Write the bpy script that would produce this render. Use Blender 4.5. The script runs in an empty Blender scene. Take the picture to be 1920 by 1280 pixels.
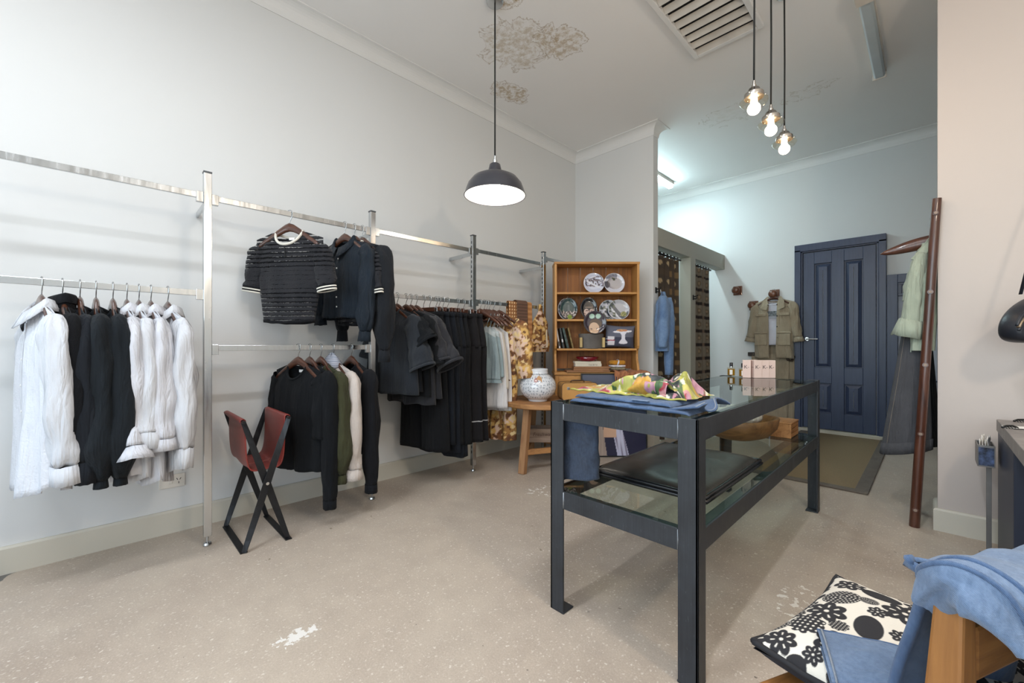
import bpy, bmesh, math, random
from mathutils import Vector, Matrix, noise
PI = math.pi
scene = bpy.context.scene
COL = scene.collection
random.seed(7)

# ------------------------------------------------------------------ colour
def lin(c):
    if isinstance(c, str):
        c = c.lstrip('#')
        c = tuple(int(c[i:i+2], 16) for i in (0, 2, 4))
    out = []
    for v in c[:3]:
        v = v/255.0
        out.append(v/12.92 if v <= 0.04045 else ((v+0.055)/1.055)**2.4)
    return (out[0], out[1], out[2], 1.0)

def mixc(a, b, t):
    t = max(0.0, min(1.0, t))
    return tuple(a[i]*(1-t)+b[i]*t for i in range(3))

def sstep(a, b, x):
    if a == b:
        return 0.0 if x < a else 1.0
    t = max(0.0, min(1.0, (x-a)/(b-a)))
    return t*t*(3-2*t)

def nz(x, y, z=0.0):
    return noise.noise(Vector((x, y, z)))

# ------------------------------------------------------------------ materials
class NT:
    def __init__(s, name):
        s.m = bpy.data.materials.new(name)
        s.m.use_nodes = True
        s.t = s.m.node_tree
        s.t.nodes.clear()
        s.out = s.t.nodes.new('ShaderNodeOutputMaterial')
    def n(s, typ, **kw):
        nd = s.t.nodes.new(typ)
        for k, v in kw.items():
            if k in ('inputs',):
                for kk, vv in v.items():
                    s.set(nd, kk, vv)
            else:
                setattr(nd, k, v)
        return nd
    def set(s, nd, key, v):
        sock = nd.inputs[key]
        if isinstance(v, bpy.types.NodeSocket):
            s.t.links.new(v, sock)
        else:
            sock.default_value = v
    def link(s, a, b):
        s.t.links.new(a, b)
    def coord(s, kind='Object', scale=(1, 1, 1)):
        tc = s.n('ShaderNodeTexCoord')
        mp = s.n('ShaderNodeMapping')
        mp.inputs['Scale'].default_value = scale
        s.link(tc.outputs[kind], mp.inputs['Vector'])
        return mp.outputs['Vector']
    def noise(s, vec, scale, detail=3, rough=0.55, dist=0.0):
        nd = s.n('ShaderNodeTexNoise')
        s.link(vec, nd.inputs['Vector'])
        nd.inputs['Scale'].default_value = scale
        nd.inputs['Detail'].default_value = detail
        nd.inputs['Roughness'].default_value = rough
        nd.inputs['Distortion'].default_value = dist
        return nd.outputs['Fac']
    def ramp(s, fac, stops, interp='LINEAR'):
        r = s.n('ShaderNodeValToRGB')
        r.color_ramp.interpolation = interp
        e = r.color_ramp.elements
        while len(e) < len(stops):
            e.new(0.5)
        for i, (p, c) in enumerate(stops):
            e[i].position = p
            e[i].color = c if len(c) == 4 else (c[0], c[1], c[2], 1)
        s.link(fac, r.inputs['Fac'])
        return r.outputs['Color']
    def mix(s, fac, a, b, mode='MIX'):
        m = s.n('ShaderNodeMix', data_type='RGBA', blend_type=mode)
        m.clamp_factor = True
        s.set(m, 0, fac)
        s.set(m, 6, a)
        s.set(m, 7, b)
        return m.outputs[2]
    def math(s, op, a, b=0.0, clamp=False):
        m = s.n('ShaderNodeMath', operation=op, use_clamp=clamp)
        s.set(m, 0, a)
        s.set(m, 1, b)
        return m.outputs[0]
    def bump(s, h, strength=0.3, dist=0.01, normal=None):
        b = s.n('ShaderNodeBump')
        b.inputs['Strength'].default_value = strength
        b.inputs['Distance'].default_value = dist
        s.link(h, b.inputs['Height'])
        if normal is not None:
            s.link(normal, b.inputs['Normal'])
        return b.outputs['Normal']
    def bsdf(s, color, rough=0.5, metal=0.0, normal=None, **kw):
        p = s.n('ShaderNodeBsdfPrincipled')
        s.set(p, 'Base Color', color)
        s.set(p, 'Roughness', rough)
        s.set(p, 'Metallic', metal)
        if normal is not None:
            s.link(normal, p.inputs['Normal'])
        for k, v in kw.items():
            s.set(p, k.replace('_', ' '), v)
        s.link(p.outputs[0], s.out.inputs['Surface'])
        return p

def plain(name, c, rough=0.5, metal=0.0, var=0.06, scale=6.0, bump=0.0, bscale=40.0, **kw):
    t = NT(name)
    v = t.coord()
    c = lin(c)
    f = t.noise(v, scale, 4)
    dark = tuple(x*(1-var*2) for x in c[:3])+(1,)
    lite = tuple(min(1, x*(1+var*2)) for x in c[:3])+(1,)
    col = t.ramp(f, [(0.3, dark), (0.7, lite)])
    n = None
    if bump:
        n = t.bump(t.noise(v, bscale, 3), bump, 0.004)
    t.bsdf(col, rough, metal, n, **kw)
    return t.m

def cloth(name, c, weave=900.0, rough=0.9, var=0.05, wr=0.35, sheen=0.06, streak=0.0, c2=None):
    """woven cloth: fine weave bump, soft long wrinkles, slight tone variation"""
    t = NT(name)
    v = t.coord()
    c = lin(c)
    f = t.noise(v, 9, 4)
    if c2 is not None:
        col = t.ramp(f, [(0.3, c), (0.7, lin(c2))])
    else:
        col = t.ramp(f, [(0.3, tuple(x*(1-var*2) for x in c[:3])+(1,)), (0.7, tuple(min(1, x*(1+var*2)) for x in c[:3])+(1,))])
    w = t.noise(v, weave, 1)
    lng = t.noise(t.coord('Object', (14, 14, 2.2)), 1.6, 3, 0.5, 0.4)
    h = t.math('ADD', t.math('MULTIPLY', lng, wr), t.math('MULTIPLY', w, 0.04))
    if streak:
        s2 = t.noise(t.coord('Object', (120, 120, 6)), 1.0, 2)
        col = t.mix(t.math('MULTIPLY', s2, streak), col, tuple(min(1, x*2.2+0.02) for x in c[:3])+(1,))
    t.bsdf(col, rough, 0.0, t.bump(h, 0.9, 0.06), Specular_IOR_Level=.22, Sheen_Weight=sheen, Sheen_Roughness=0.5)
    return t.m

def painted(name, rough=0.6, bump=0.0, bscale=300.0, sheen=0.0, metal=0.0, coat=0.0):
    """surface coloured by the mesh's own print (colour attribute 'Col')"""
    t = NT(name)
    a = t.n('ShaderNodeAttribute', attribute_name='Col')
    n = None
    if bump:
        n = t.bump(t.noise(t.coord(), bscale, 2), bump, 0.004)
    t.bsdf(a.outputs['Color'], rough, metal, n, Sheen_Weight=sheen, Coat_Weight=coat)
    return t.m

def wood(name, c1, c2, axis='Z', scale=1.0, rough=0.5, knots=0.0, bump=0.15, coat=0.0):
    t = NT(name)
    st = {'X': (1.2, 14, 14), 'Y': (14, 1.2, 14), 'Z': (14, 14, 1.2)}[axis]
    v = t.coord('Object', tuple(k*scale for k in st))
    f = t.noise(v, 2.2, 6, 0.62, 0.8)
    col = t.ramp(f, [(0.28, lin(c1)), (0.5, mixc(lin(c1), lin(c2), .55)+(1,)), (0.74, lin(c2))])
    if knots:
        vo = t.n('ShaderNodeTexVoronoi')
        t.link(t.coord('Object', tuple(k*scale*0.5 for k in st)), vo.inputs['Vector'])
        vo.inputs['Scale'].default_value = 1.3
        k = t.ramp(vo.outputs['Distance'], [(0.03, (1, 1, 1, 1)), (0.13, (0, 0, 0, 1))])
        col = t.mix(t.math('MULTIPLY', k, knots), col, tuple(x*0.35 for x in lin(c1)[:3])+(1,))
    t.bsdf(col, rough, 0.0, t.bump(f, bump, 0.004), Coat_Weight=coat)
    return t.m

def emit(name, c, strength):
    t = NT(name)
    e = t.n('ShaderNodeEmission')
    e.inputs['Color'].default_value = lin(c)
    e.inputs['Strength'].default_value = strength
    t.link(e.outputs[0], t.out.inputs['Surface'])
    return t.m

def glassy(name, tint, ior=1.5, rough=0.0, gloss=1.0):
    """thin sheet glass: clear transmission tinted a little, mirror reflection by Fresnel"""
    t = NT(name)
    fr = t.n('ShaderNodeFresnel')
    fr.inputs['IOR'].default_value = ior
    tr = t.n('ShaderNodeBsdfTransparent')
    tr.inputs['Color'].default_value = (tint[0], tint[1], tint[2], 1)
    gl = t.n('ShaderNodeBsdfGlossy')
    gl.inputs['Roughness'].default_value = rough
    m = t.n('ShaderNodeMixShader')
    ge = t.n('ShaderNodeNewGeometry')
    front = t.math('SUBTRACT', 1.0, ge.outputs['Backfacing'])
    t.link(t.math('MULTIPLY', t.math('MULTIPLY', fr.outputs[0], front), gloss, True), m.inputs[0])
    t.link(tr.outputs[0], m.inputs[1])
    t.link(gl.outputs[0], m.inputs[2])
    t.link(m.outputs[0], t.out.inputs['Surface'])
    return t.m

# ------------------------------------------------------------------ mesh builder
class MB:
    def __init__(s):
        s.v, s.f, s.mi, s.col = [], [], [], []
        s.cur = 0
    def add(s, vs, fs):
        o = len(s.v)
        s.v.extend([tuple(p) for p in vs])
        s.f.extend([tuple(i+o for i in f) for f in fs])
        s.mi.extend([s.cur]*len(fs))
        return s
    def box(s, x0, y0, z0, x1, y1, z1, M=None):
        vs = [(x, y, z) for z in (z0, z1) for y in (y0, y1) for x in (x0, x1)]
        if M is not None:
            vs = [M @ Vector(p) for p in vs]
        return s.add(vs, [(0, 2, 3, 1), (4, 5, 7, 6), (0, 1, 5, 4), (2, 6, 7, 3), (0, 4, 6, 2), (1, 3, 7, 5)])
    def bar(s, a, b, w, h, up=(0, 0, 1)):
        """rectangular bar from a to b, w across, h along 'up'"""
        a, b = Vector(a), Vector(b)
        d = (b-a).normalized()
        u = Vector(up)
        u = (u-d*u.dot(d)).normalized()
        r = d.cross(u)
        vs = []
        for p in (a, b):
            for i, j in ((-1, -1), (1, -1), (1, 1), (-1, 1)):
                vs.append(p+r*(i*w/2)+u*(j*h/2))
        return s.add(vs, [(3, 2, 1, 0), (4, 5, 6, 7), (0, 1, 5, 4), (1, 2, 6, 5), (2, 3, 7, 6), (3, 0, 4, 7)])
    def rings(s, rs, closed=True, caps=True):
        n = len(rs[0])
        vs = [p for r in rs for p in r]
        fs = []
        m = n if closed else n-1
        for i in range(len(rs)-1):
            for j in range(m):
                k = (j+1) % n
                fs.append((i*n+j, i*n+k, (i+1)*n+k, (i+1)*n+j))
        if caps and closed:
            fs.append(tuple(range(n-1, -1, -1)))
            fs.append(tuple((len(rs)-1)*n+j for j in range(n)))
        return s.add(vs, fs)
    def tube(s, path, r, n=10, caps=True, flat=1.0, up=None):
        P = [Vector(p) for p in path]
        rr = r if isinstance(r, (list, tuple)) else [r]*len(P)
        rs = []
        prev = None
        for i, p in enumerate(P):
            d = (P[min(i+1, len(P)-1)]-P[max(i-1, 0)]).normalized()
            if prev is None:
                ref = Vector(up) if up is not None else (Vector((0, 0, 1)) if abs(d.z) < 0.9 else Vector((1, 0, 0)))
            else:
                ref = prev
            e1 = (ref-d*ref.dot(d)).normalized()
            e2 = d.cross(e1)
            prev = e1
            rs.append([p+e1*(rr[i]*flat*math.cos(2*PI*k/n))+e2*(rr[i]*math.sin(2*PI*k/n)) for k in range(n)])
        return s.rings(rs, True, caps)
    def lathe(s, prof, n=32, c=(0, 0, 0), caps=False, M=None):
        rs = []
        for r, z in prof:
            ring = [Vector((c[0]+r*math.cos(2*PI*k/n), c[1]+r*math.sin(2*PI*k/n), c[2]+z)) for k in range(n)]
            if M is not None:
                ring = [M @ p for p in ring]
            rs.append(ring)
        return s.rings(rs, True, caps)
    def grid(s, fn, nu, nv, closeu=False):
        mu = nu if closeu else nu+1
        vs = [fn(i/nu, j/nv) for j in range(nv+1) for i in range(mu)]
        fs = []
        for j in range(nv):
            for i in range(nu):
                k = (i+1) % mu
                fs.append((j*mu+i, j*mu+k, (j+1)*mu+k, (j+1)*mu+i))
        return s.add(vs, fs)
    def poly(s, pts, thick_vec):
        """extruded flat polygon"""
        n = len(pts)
        tv = Vector(thick_vec)
        vs = [Vector(p) for p in pts]+[Vector(p)+tv for p in pts]
        fs = [tuple(range(n-1, -1, -1)), tuple(range(n, 2*n))]
        for i in range(n):
            k = (i+1) % n
            fs.append((i, k, n+k, n+i))
        return s.add(vs, fs)
    def build(s, name, mats, parent=None, smooth=False, bevel=0.0, solid=0.0, sub=0, paint=None, loc=None, rot=None, fix=True, auto=None):
        me = bpy.data.meshes.new(name)
        me.from_pydata(s.v, [], s.f)
        ms = mats if isinstance(mats, (list, tuple)) else [mats]
        for m in ms:
            me.materials.append(m)
        if len(ms) > 1:
            me.polygons.foreach_set('material_index', s.mi)
        if fix:
            bm = bmesh.new()
            bm.from_mesh(me)
            bmesh.ops.recalc_face_normals(bm, faces=bm.faces)
            bm.to_mesh(me)
            bm.free()
        if paint is not None:
            ca = me.color_attributes.new('Col', 'FLOAT_COLOR', 'POINT')
            flat = []
            for i, p in enumerate(me.vertices):
                flat.extend(lin(paint(i, p.co)))
            ca.data.foreach_set('color', flat)
        me.polygons.foreach_set('use_smooth', [smooth]*len(me.polygons))
        me.update()
        o = bpy.data.objects.new(name, me)
        COL.objects.link(o)
        if parent is not None:
            o.parent = parent
        if loc is not None:
            o.location = loc
        if rot is not None:
            o.rotation_euler = rot
        if smooth and auto:
            md = o.modifiers.new('split', 'EDGE_SPLIT')
            md.split_angle = math.radians(auto)
        if bevel:
            md = o.modifiers.new('bevel', 'BEVEL')
            md.width = bevel
            md.segments = 2
            md.limit_method = 'ANGLE'
        if solid:
            md = o.modifiers.new('solid', 'SOLIDIFY')
            md.thickness = solid
            md.offset = 0.0
        if sub:
            md = o.modifiers.new('sub', 'SUBSURF')
            md.levels = sub
            md.render_levels = sub
        return o

def tag(o, label, cat=None, group=None, kind=None):
    if label:
        o['label'] = label
    if cat:
        o['category'] = cat
    if group:
        o['group'] = group
    if kind:
        o['kind'] = kind
    return o

def thing(name, label, cat, loc=(0, 0, 0), rz=0.0, group=None):
    o = bpy.data.objects.new(name, None)
    o.empty_display_size = 0.05
    COL.objects.link(o)
    o.location = loc
    o.rotation_euler = (0, 0, rz)
    return tag(o, label, cat, group)

def struct(o):
    o['kind'] = 'structure'
    return o

def dup(root, loc, rz, label, group=None):
    r = root.copy()
    COL.objects.link(r)
    r.location = loc
    r.rotation_euler = (0, 0, rz)
    r['label'] = label
    if group:
        r['group'] = group
    for ch in list(root.children):
        c = ch.copy()
        COL.objects.link(c)
        c.parent = r
        for g in list(ch.children):
            d = g.copy()
            COL.objects.link(d)
            d.parent = c
    return r

def text_mesh(txt, size, depth=0.0006, spacing=1.0, shear=0.0):
    """letters as a mesh (built-in font), centred, lying in local XY"""
    cu = bpy.data.curves.new('lettering', 'FONT')
    cu.body = txt
    cu.size = size
    cu.extrude = depth
    cu.align_x = 'CENTER'
    cu.align_y = 'CENTER'
    cu.space_character = spacing
    cu.shear = shear
    cu.resolution_u = 3
    o = bpy.data.objects.new('lettering', cu)
    COL.objects.link(o)
    dg = bpy.context.evaluated_depsgraph_get()
    me = bpy.data.meshes.new_from_object(o.evaluated_get(dg))
    bpy.data.objects.remove(o)
    bpy.data.curves.remove(cu)
    return me

def lettering(txt, size, mat, parent, M, spacing=1.0, shear=0.0, name='lettering'):
    me = text_mesh(txt, size, spacing=spacing, shear=shear)
    me.transform(M)
    me.materials.clear()
    me.materials.append(mat)
    o = bpy.data.objects.new(name, me)
    COL.objects.link(o)
    o.parent = parent
    return o

# ------------------------------------------------------------------ camera geometry
CAM_H = 1.05
TH = math.atan(785/776.0)
FX, FY, RX, RY = -math.sin(TH), math.cos(TH), math.cos(TH), math.sin(TH)
def dl(D, L, z=0.0):
    """point at depth D along the camera axis and L to its right"""
    return (FX*D+RX*L, FY*D+RY*L, z)
RZ_CAM = math.atan2(RY, RX)         # heading of a piece of furniture standing square to the camera axis

cam = bpy.data.cameras.new('camera')
cam.sensor_width = 36.0
cam.lens = 36.0*776/1920
cam.shift_y = 4/1920.0
cam.clip_start = 0.02
co = bpy.data.objects.new('camera', cam)
COL.objects.link(co)
co.location = (0, 0, CAM_H)
co.rotation_euler = (PI/2, 0, TH)
scene.camera = co
# ================================================================== SETTING
XL, YP, XF, YB, ZC = -2.975, 4.0, -1.992, 6.08, 3.28
YS, XS = 3.35, 0.028            # white stub wall on the right: face and free end
YFR, XR = -2.4, 2.3             # shop front behind the camera, right-hand party wall

def wall_mat(name, c):
    t = NT(name)
    v = t.coord('Object', (1, 1, 1))
    f = t.noise(v, 1.3, 4)
    c = lin(c)
    col = t.ramp(f, [(0.3, tuple(x*.97 for x in c[:3])+(1,)), (0.7, c)])
    n = t.bump(t.noise(v, 160, 3), 0.06, 0.003)
    t.bsdf(col, 0.55, 0.0, n)
    return t.m
M_wall = wall_mat('wall_paint', '#dadbda')
M_wall2 = wall_mat('wall_paint_taupe', '#a9a699')
M_trim = wall_mat('trim_paint', '#e4e4e2')
M_base = wall_mat('skirting_paint', '#cbc6b8')

def floor_mat():
    t = NT('polished_concrete')
    v = t.coord()
    big = t.noise(v, 0.9, 5, 0.6, 0.6)
    col = t.ramp(big, [(0.30, lin('#a79b90')), (0.5, lin('#b6aba0')), (0.72, lin('#c0b6aa'))])
    mid = t.noise(v, 9, 6, 0.7)
    col = t.mix(0.35, col, t.ramp(mid, [(0.3, lin('#8b8074')), (0.7, lin('#cabfae'))]), 'SOFT_LIGHT')
    fine = t.noise(v, 160, 3)
    col = t.mix(0.22, col, t.ramp(fine, [(0.35, lin('#6f675d')), (0.65, lin('#d8cfc2'))]), 'SOFT_LIGHT')
    def flecks(scale, r0, r1, keep, c, amt, stretch=(1, 1, 1)):
        nonlocal col
        wv = t.n('ShaderNodeVectorMath', operation='ADD')
        nn = t.n('ShaderNodeTexNoise')
        nn.inputs['Scale'].default_value = scale*1.7
        vv = t.coord('Object', stretch)
        t.link(vv, nn.inputs['Vector'])
        sc = t.n('ShaderNodeVectorMath', operation='SCALE')
        t.link(nn.outputs['Color'], sc.inputs[0])
        sc.inputs['Scale'].default_value = 0.9/scale
        t.link(vv, wv.inputs[0])
        t.link(sc.outputs[0], wv.inputs[1])
        vo = t.n('ShaderNodeTexVoronoi')
        t.link(wv.outputs[0], vo.inputs['Vector'])
        vo.inputs['Scale'].default_value = scale
        d = t.ramp(vo.outputs['Distance'], [(r0, (1, 1, 1, 1)), (r1, (0, 0, 0, 1))])
        sep = t.n('ShaderNodeSeparateColor')
        t.link(vo.outputs['Color'], sep.inputs[0])
        k = t.math('GREATER_THAN', sep.outputs[0], keep)
        col = t.mix(t.math('MULTIPLY', t.math('MULTIPLY', d, k), amt), col, lin(c))
    flecks(75, .16, .32, .58, '#d0c7b9', .75, (1, .8, 1))
    flecks(46, .13, .24, .77, '#d8d0c3', .8)
    flecks(140, .2, .35, .72, '#cfc6b8', .5)
    flecks(17, .07, .12, .95, '#ddd7cc', .85)
    flecks(27, .06, .10, .93, '#3a342d', .8)
    flecks(9, .05, .08, .90, '#5e5138', .6)
    # paint drips left on the concrete (two clusters)
    tc = t.coord()
    def spot(x, y, rx, ry, sc, thr, c):
        nonlocal col
        mp = t.n('ShaderNodeMapping')
        t.link(tc, mp.inputs['Vector'])
        mp.inputs['Location'].default_value = (-x/rx, -y/ry, 0)
        mp.inputs['Scale'].default_value = (1/rx, 1/ry, 0)
        ln = t.n('ShaderNodeVectorMath', operation='LENGTH')
        t.link(mp.outputs[0], ln.inputs[0])
        a = t.ramp(ln.outputs['Value'], [(0.2, (1, 1, 1, 1)), (1.0, (0, 0, 0, 1))])
        nn = t.noise(tc, sc, 3, .6)
        k = t.math('GREATER_THAN', t.math('MULTIPLY', a, nn), thr)
        col = t.mix(t.math('MULTIPLY', k, .85), col, lin(c))
    spot(-1.60, .50, .10, .20, 46, .44, '#e6e3dd')
    spot(-1.95, 2.25, .45, .5, 24, .56, '#e6e3dd')
    spot(-0.38, 2.0, .3, .5, 24, .56, '#e2ddd2')
    # darker old slab in the far left corner by the entrance
    sx = t.n('ShaderNodeSeparateXYZ')
    t.link(tc, sx.inputs[0])
    edge = t.math('ADD', t.math('MULTIPLY', sx.outputs[1], 1.0), t.math('MULTIPLY', t.noise(tc, 9, 3), .12))
    edge = t.math('ADD', edge, t.math('MULTIPLY', sx.outputs[0], .45))
    k = t.math('LESS_THAN', edge, -1.555)
    col = t.mix(k, col, lin('#6b6965'))
    rough = t.ramp(mid, [(0.3, (.36,)*3+(1,)), (0.7, (.55,)*3+(1,))])
    t.bsdf(col, rough, 0.0, t.bump(t.noise(v, 70, 5), .12, .002), Specular_IOR_Level=.35)
    return t.m
M_floor = floor_mat()

def ceil_mat():
    t = NT('stained_ceiling_paint')
    v = t.coord()
    base = lin('#efeeec')
    f = t.noise(v, 1.1, 3)
    col = t.ramp(f, [(.3, tuple(x*.97 for x in base[:3])+(1,)), (.7, base)])
    def blob(x, y, rx, ry):
        mp = t.n('ShaderNodeMapping')
        t.link(v, mp.inputs['Vector'])
        mp.inputs['Location'].default_value = (-x/rx, -y/ry, 0)
        mp.inputs['Scale'].default_value = (1/rx, 1/ry, 0)
        ln = t.n('ShaderNodeVectorMath', operation='LENGTH')
        t.link(mp.outputs[0], ln.inputs[0])
        return t.ramp(ln.outputs['Value'], [(0.25, (1, 1, 1, 1)), (1.0, (0, 0, 0, 1))])
    # water marks: stain = tidal rings of a warped field, only inside the damp patches
    field = t.noise(v, 5.0, 7, .62, 1.2)
    def stains(mask, lo, hi, c, amt, ringc, ringamt):
        nonlocal col
        m = t.math('MULTIPLY', mask, field)
        body = t.ramp(m, [(lo, (0, 0, 0, 1)), (hi, (1, 1, 1, 1))])
        rag = t.ramp(t.noise(v, 24, 6, .75, .2), [(.42, (0, 0, 0, 1)), (.58, (1, 1, 1, 1))])
        col = t.mix(t.math('MULTIPLY', t.math('MULTIPLY', body, rag), amt), col, lin(c))
        ring = t.ramp(m, [(lo-.035, (0, 0, 0, 1)), (lo-.02, (1, 1, 1, 1)), (lo-.004, (0, 0, 0, 1))])
        col = t.mix(t.math('MULTIPLY', ring, ringamt), col, lin(ringc))
    stains(blob(-2.18, 2.2, .52, .52), .36, .43, '#b5a383', .6, '#a8967e', .75)
    stains(blob(-1.93, 2.40, .34, .38), .36, .42, '#b39d78', .7, '#a6937a', .85)
    stains(blob(-1.93, 1.88, .16, .16), .34, .42, '#a48a58', .85, '#98835e', .7)
    stains(blob(-2.64, 2.58, .26, .36), .36, .42, '#ab936a', .8, '#a4917a', .75)
    stains(blob(-1.35, 4.35, .9, .5), .50, .7, '#cfc7b8', .3, '#b3aa98', .6)
    stains(blob(-.75, 4.45, .55, .3), .46, .7, '#cfc7b8', .3, '#b3aa98', .65)
    t.bsdf(col, .7, 0.0, t.bump(t.noise(v, 120, 3), .05, .003))
    return t.m
M_ceil = ceil_mat()

def slab(name, x0, y0, z0, x1, y1, z1, mat, bevel=0.0):
    return struct(MB().box(x0, y0, z0, x1, y1, z1).build(name, mat, bevel=bevel))

slab('floor', XL-.3, YFR-.3, -.1, XR+.3, YB+.3, 0, M_floor)
slab('ceiling', XL-.3, YFR-.3, ZC, XR+.3, YB+.3, ZC+.1, M_ceil)
slab('wall_left', XL-.15, YFR-.3, 0, XL, YB+.15, ZC, M_wall)
slab('wall_back', XL, YB, 0, XR+.15, YB+.15, ZC, M_wall)
slab('wall_partition', XL, YP, 0, XF, YP+.1, ZC, M_wall)
slab('wall_right', XS, YS, 0, XR, YS+.21, ZC, wall_mat('wall_paint_blush', '#c3b9b2'))
slab('wall_side', XR, YFR-.3, 0, XR+.15, YB+.15, ZC, M_wall)
# shop front behind the camera: piers, stall riser and head round a wide window
m = MB()
m.box(XL, YFR-.15, 0, XR, YFR, .45).box(XL, YFR-.15, 2.75, XR, YFR, ZC)
m.box(XL, YFR-.15, .45, XL+.35, YFR, 2.75).box(XR-.35, YFR-.15, .45, XR, YFR, 2.75)
struct(m.build('wall_front', M_wall))
# fitting-room front: header, mullion, cross wall (taupe paint)
m = MB()
m.box(XF-.13, YP+.1, 2.07, XF, YB, 2.262)
m.box(XF-.13, 4.936, 0, XF, 5.078, 2.07)
m.box(XF-.05, YP+.1, 0, XF, YP+.106, 2.07)
struct(m.build('wall_fitting_rooms', M_wall2))
slab('wall_fitting_divider', XL, 4.98, 0, XF-.13, 5.04, 2.07, M_wall)

def offset_path(path, o):
    """shift an open polyline to its right by o, mitring the corners"""
    out = []
    n = len(path)
    for i, p in enumerate(path):
        p = Vector(p)
        d0 = (p-Vector(path[i-1])).normalized() if i else None
        d1 = (Vector(path[i+1])-p).normalized() if i < n-1 else None
        if d0 is None: d0 = d1
        if d1 is None: d1 = d0
        n0, n1 = Vector((d0.y, -d0.x)), Vector((d1.y, -d1.x))
        b = (n0+n1)
        b = b/(b.dot(n0)) if b.length > 1e-6 else n0
        out.append(p+b*o)
    return out
COVE = [(0.0, -.10), (.006, -.10), (.008, -.085)]+[(.008+.077*(1-math.cos(a)), -.085+.077*math.sin(a)) for a in [PI/2*k/7 for k in range(1, 8)]]+[(.09, -.008), (.09, 0)]
def trim_run(name, path, prof, z, mat):
    rs = []
    cols = [offset_path(path, o) for o, _ in prof]
    for i in range(len(path)):
        rs.append([(cols[k][i].x, cols[k][i].y, z+prof[k][1]) for k in range(len(prof))])
    return struct(MB().rings(rs, False, False).build(name, mat))
trim_run('trim_1', [(XL, YFR), (XL, YP), (XF, YP), (XF, YP+.1), (XF-.3, YP+.1)], COVE, ZC, M_trim)
trim_run('trim_2', [(XL, YP+.1), (XL, YB), (XR, YB)], COVE, ZC, M_trim)
SKIRT = [(.018, -.0), (.018, .115), (.012, .125), (0, .125)]
trim_run('baseboard_left', [(XL, YFR), (XL, YP), (XF, YP), (XF, YP+.1)], SKIRT, 0, M_base)
trim_run('baseboard_right', [(XS, YS+.21), (XS, YS), (XR, YS)], SKIRT, 0, M_base)
trim_run('baseboard_back', [(XF, YB), (-1.19, YB)], SKIRT, 0, M_base)

# shop window glazing behind the camera
M_glass = glassy('window_glass', (.97, .99, .985))
w = MB()
for x in (XL+.35, -1.3, .3, XR-.4):
    w.box(x, YFR-.11, .45, x+.05, YFR-.05, 2.75)
w.box(XL+.35, YFR-.11, .45, XR-.35, YFR-.05, .5).box(XL+.35, YFR-.11, 2.7, XR-.35, YFR-.05, 2.75)
wf = struct(w.build('window_1', plain('window_frame_black', '#26282b', .4)))
struct(MB().box(XL+.36, YFR-.085, .5, XR-.36, YFR-.079, 2.7).build('glazing', M_glass, wf))

# ------------------------------------------------------------------ navy panelled door
def navy_mat():
    t = NT('navy_paint')
    v = t.coord('Object', (30, 30, 2))
    f = t.noise(v, 1.5, 4)
    col = t.ramp(f, [(.3, lin('#2c3750')), (.7, lin('#37435e'))])
    t.bsdf(col, .38, 0.0, t.bump(f, .08, .003), Specular_IOR_Level=.5)
    return t.m
M_navy = navy_mat()
M_chrome = plain('satin_chrome', '#c9cbcc', .22, 1.0, .02)
DX0, DX1, DT = -1.172, -.337, 2.245     # outside of the architrave
fr = MB()
a = .062
for x0, x1 in ((DX0, DX0+a), (DX1-a, DX1)):
    fr.box(x0, YB-.06, 0, x1, YB+.02, DT-a)
# mitred head
fr.box(DX0, YB-.06, DT-a-.02, DX1, YB+.02, DT)
# inner jamb step
fr.box(DX0+a, YB-.042, 0, DX0+a+.018, YB+.02, DT-a)
fr.box(DX1-a-.018, YB-.042, 0, DX1-a, YB+.02, DT-a)
fr.box(DX0+a, YB-.042, DT-a-.035, DX1-a, YB+.02, DT-a)
door = thing('door_1', None, None, (0, 0, 0))
struct(door)
struct(fr.build('door_frame', M_navy, door, bevel=.003))
lx0, lx1, lz0, lz1 = DX0+a+.024, DX1-a-.024, .045, DT-a-.042
lw = lx1-lx0
yf = YB-.036                            # face of the leaf
lf = MB()
st, mid = .105*lw/.64, .11*lw/.64
xs = [lx0, lx0+st, (lx0+lx1)/2-mid/2, (lx0+lx1)/2+mid/2, lx1-st, lx1]
zs = [lz0, .235, .585, .77, 2.0, lz1]
for x0, x1 in ((xs[0], xs[1]), (xs[2], xs[3]), (xs[4], xs[5])):
    lf.box(x0, yf, lz0, x1, yf+.03, lz1)
for z0, z1 in ((zs[0], zs[1]), (zs[2], zs[3]), (zs[4], zs[5])):
    lf.box(xs[1], yf, z0, xs[2], yf+.04, z1).box(xs[3], yf, z0, xs[4], yf+.04, z1)
struct(lf.build('door_leaf', M_navy, door, bevel=.003))
for x0, x1 in ((xs[1], xs[2]), (xs[3], xs[4])):
    for z0, z1 in ((zs[1], zs[2]), (zs[3], zs[4])):
        pn = MB()
        g = .012
        c = .042
        d0, d1 = yf+.026, yf+.004
        pts = lambda q, y: [(x0+q, y, z0+q), (x1-q, y, z0+q), (x1-q, y, z1-q), (x0+q, y, z1-q)]
        pn.rings([pts(0, d0), pts(g, d0), pts(g+.002, d0-.006), pts(c, d1+.006), pts(c+.001, d1), pts(min(x1-x0, z1-z0)/2-.002, d1)], True, False)
        struct(pn.build('door_panel', M_navy, door))
hd = MB()
hx, hz = xs[0]+.035, 1.105
Mh = Matrix.Translation((hx, yf, hz)) @ Matrix.Rotation(PI/2, 4, 'X')
hd.lathe([(0, 0), (.026, 0), (.026, .008), (.022, .012), (.009, .012), (.009, .045), (0, .045)], 20, M=Mh)
hd.tube([(hx, yf-.042, hz), (hx+.02, yf-.046, hz), (hx+.115, yf-.046, hz)], .009, 10)
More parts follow.
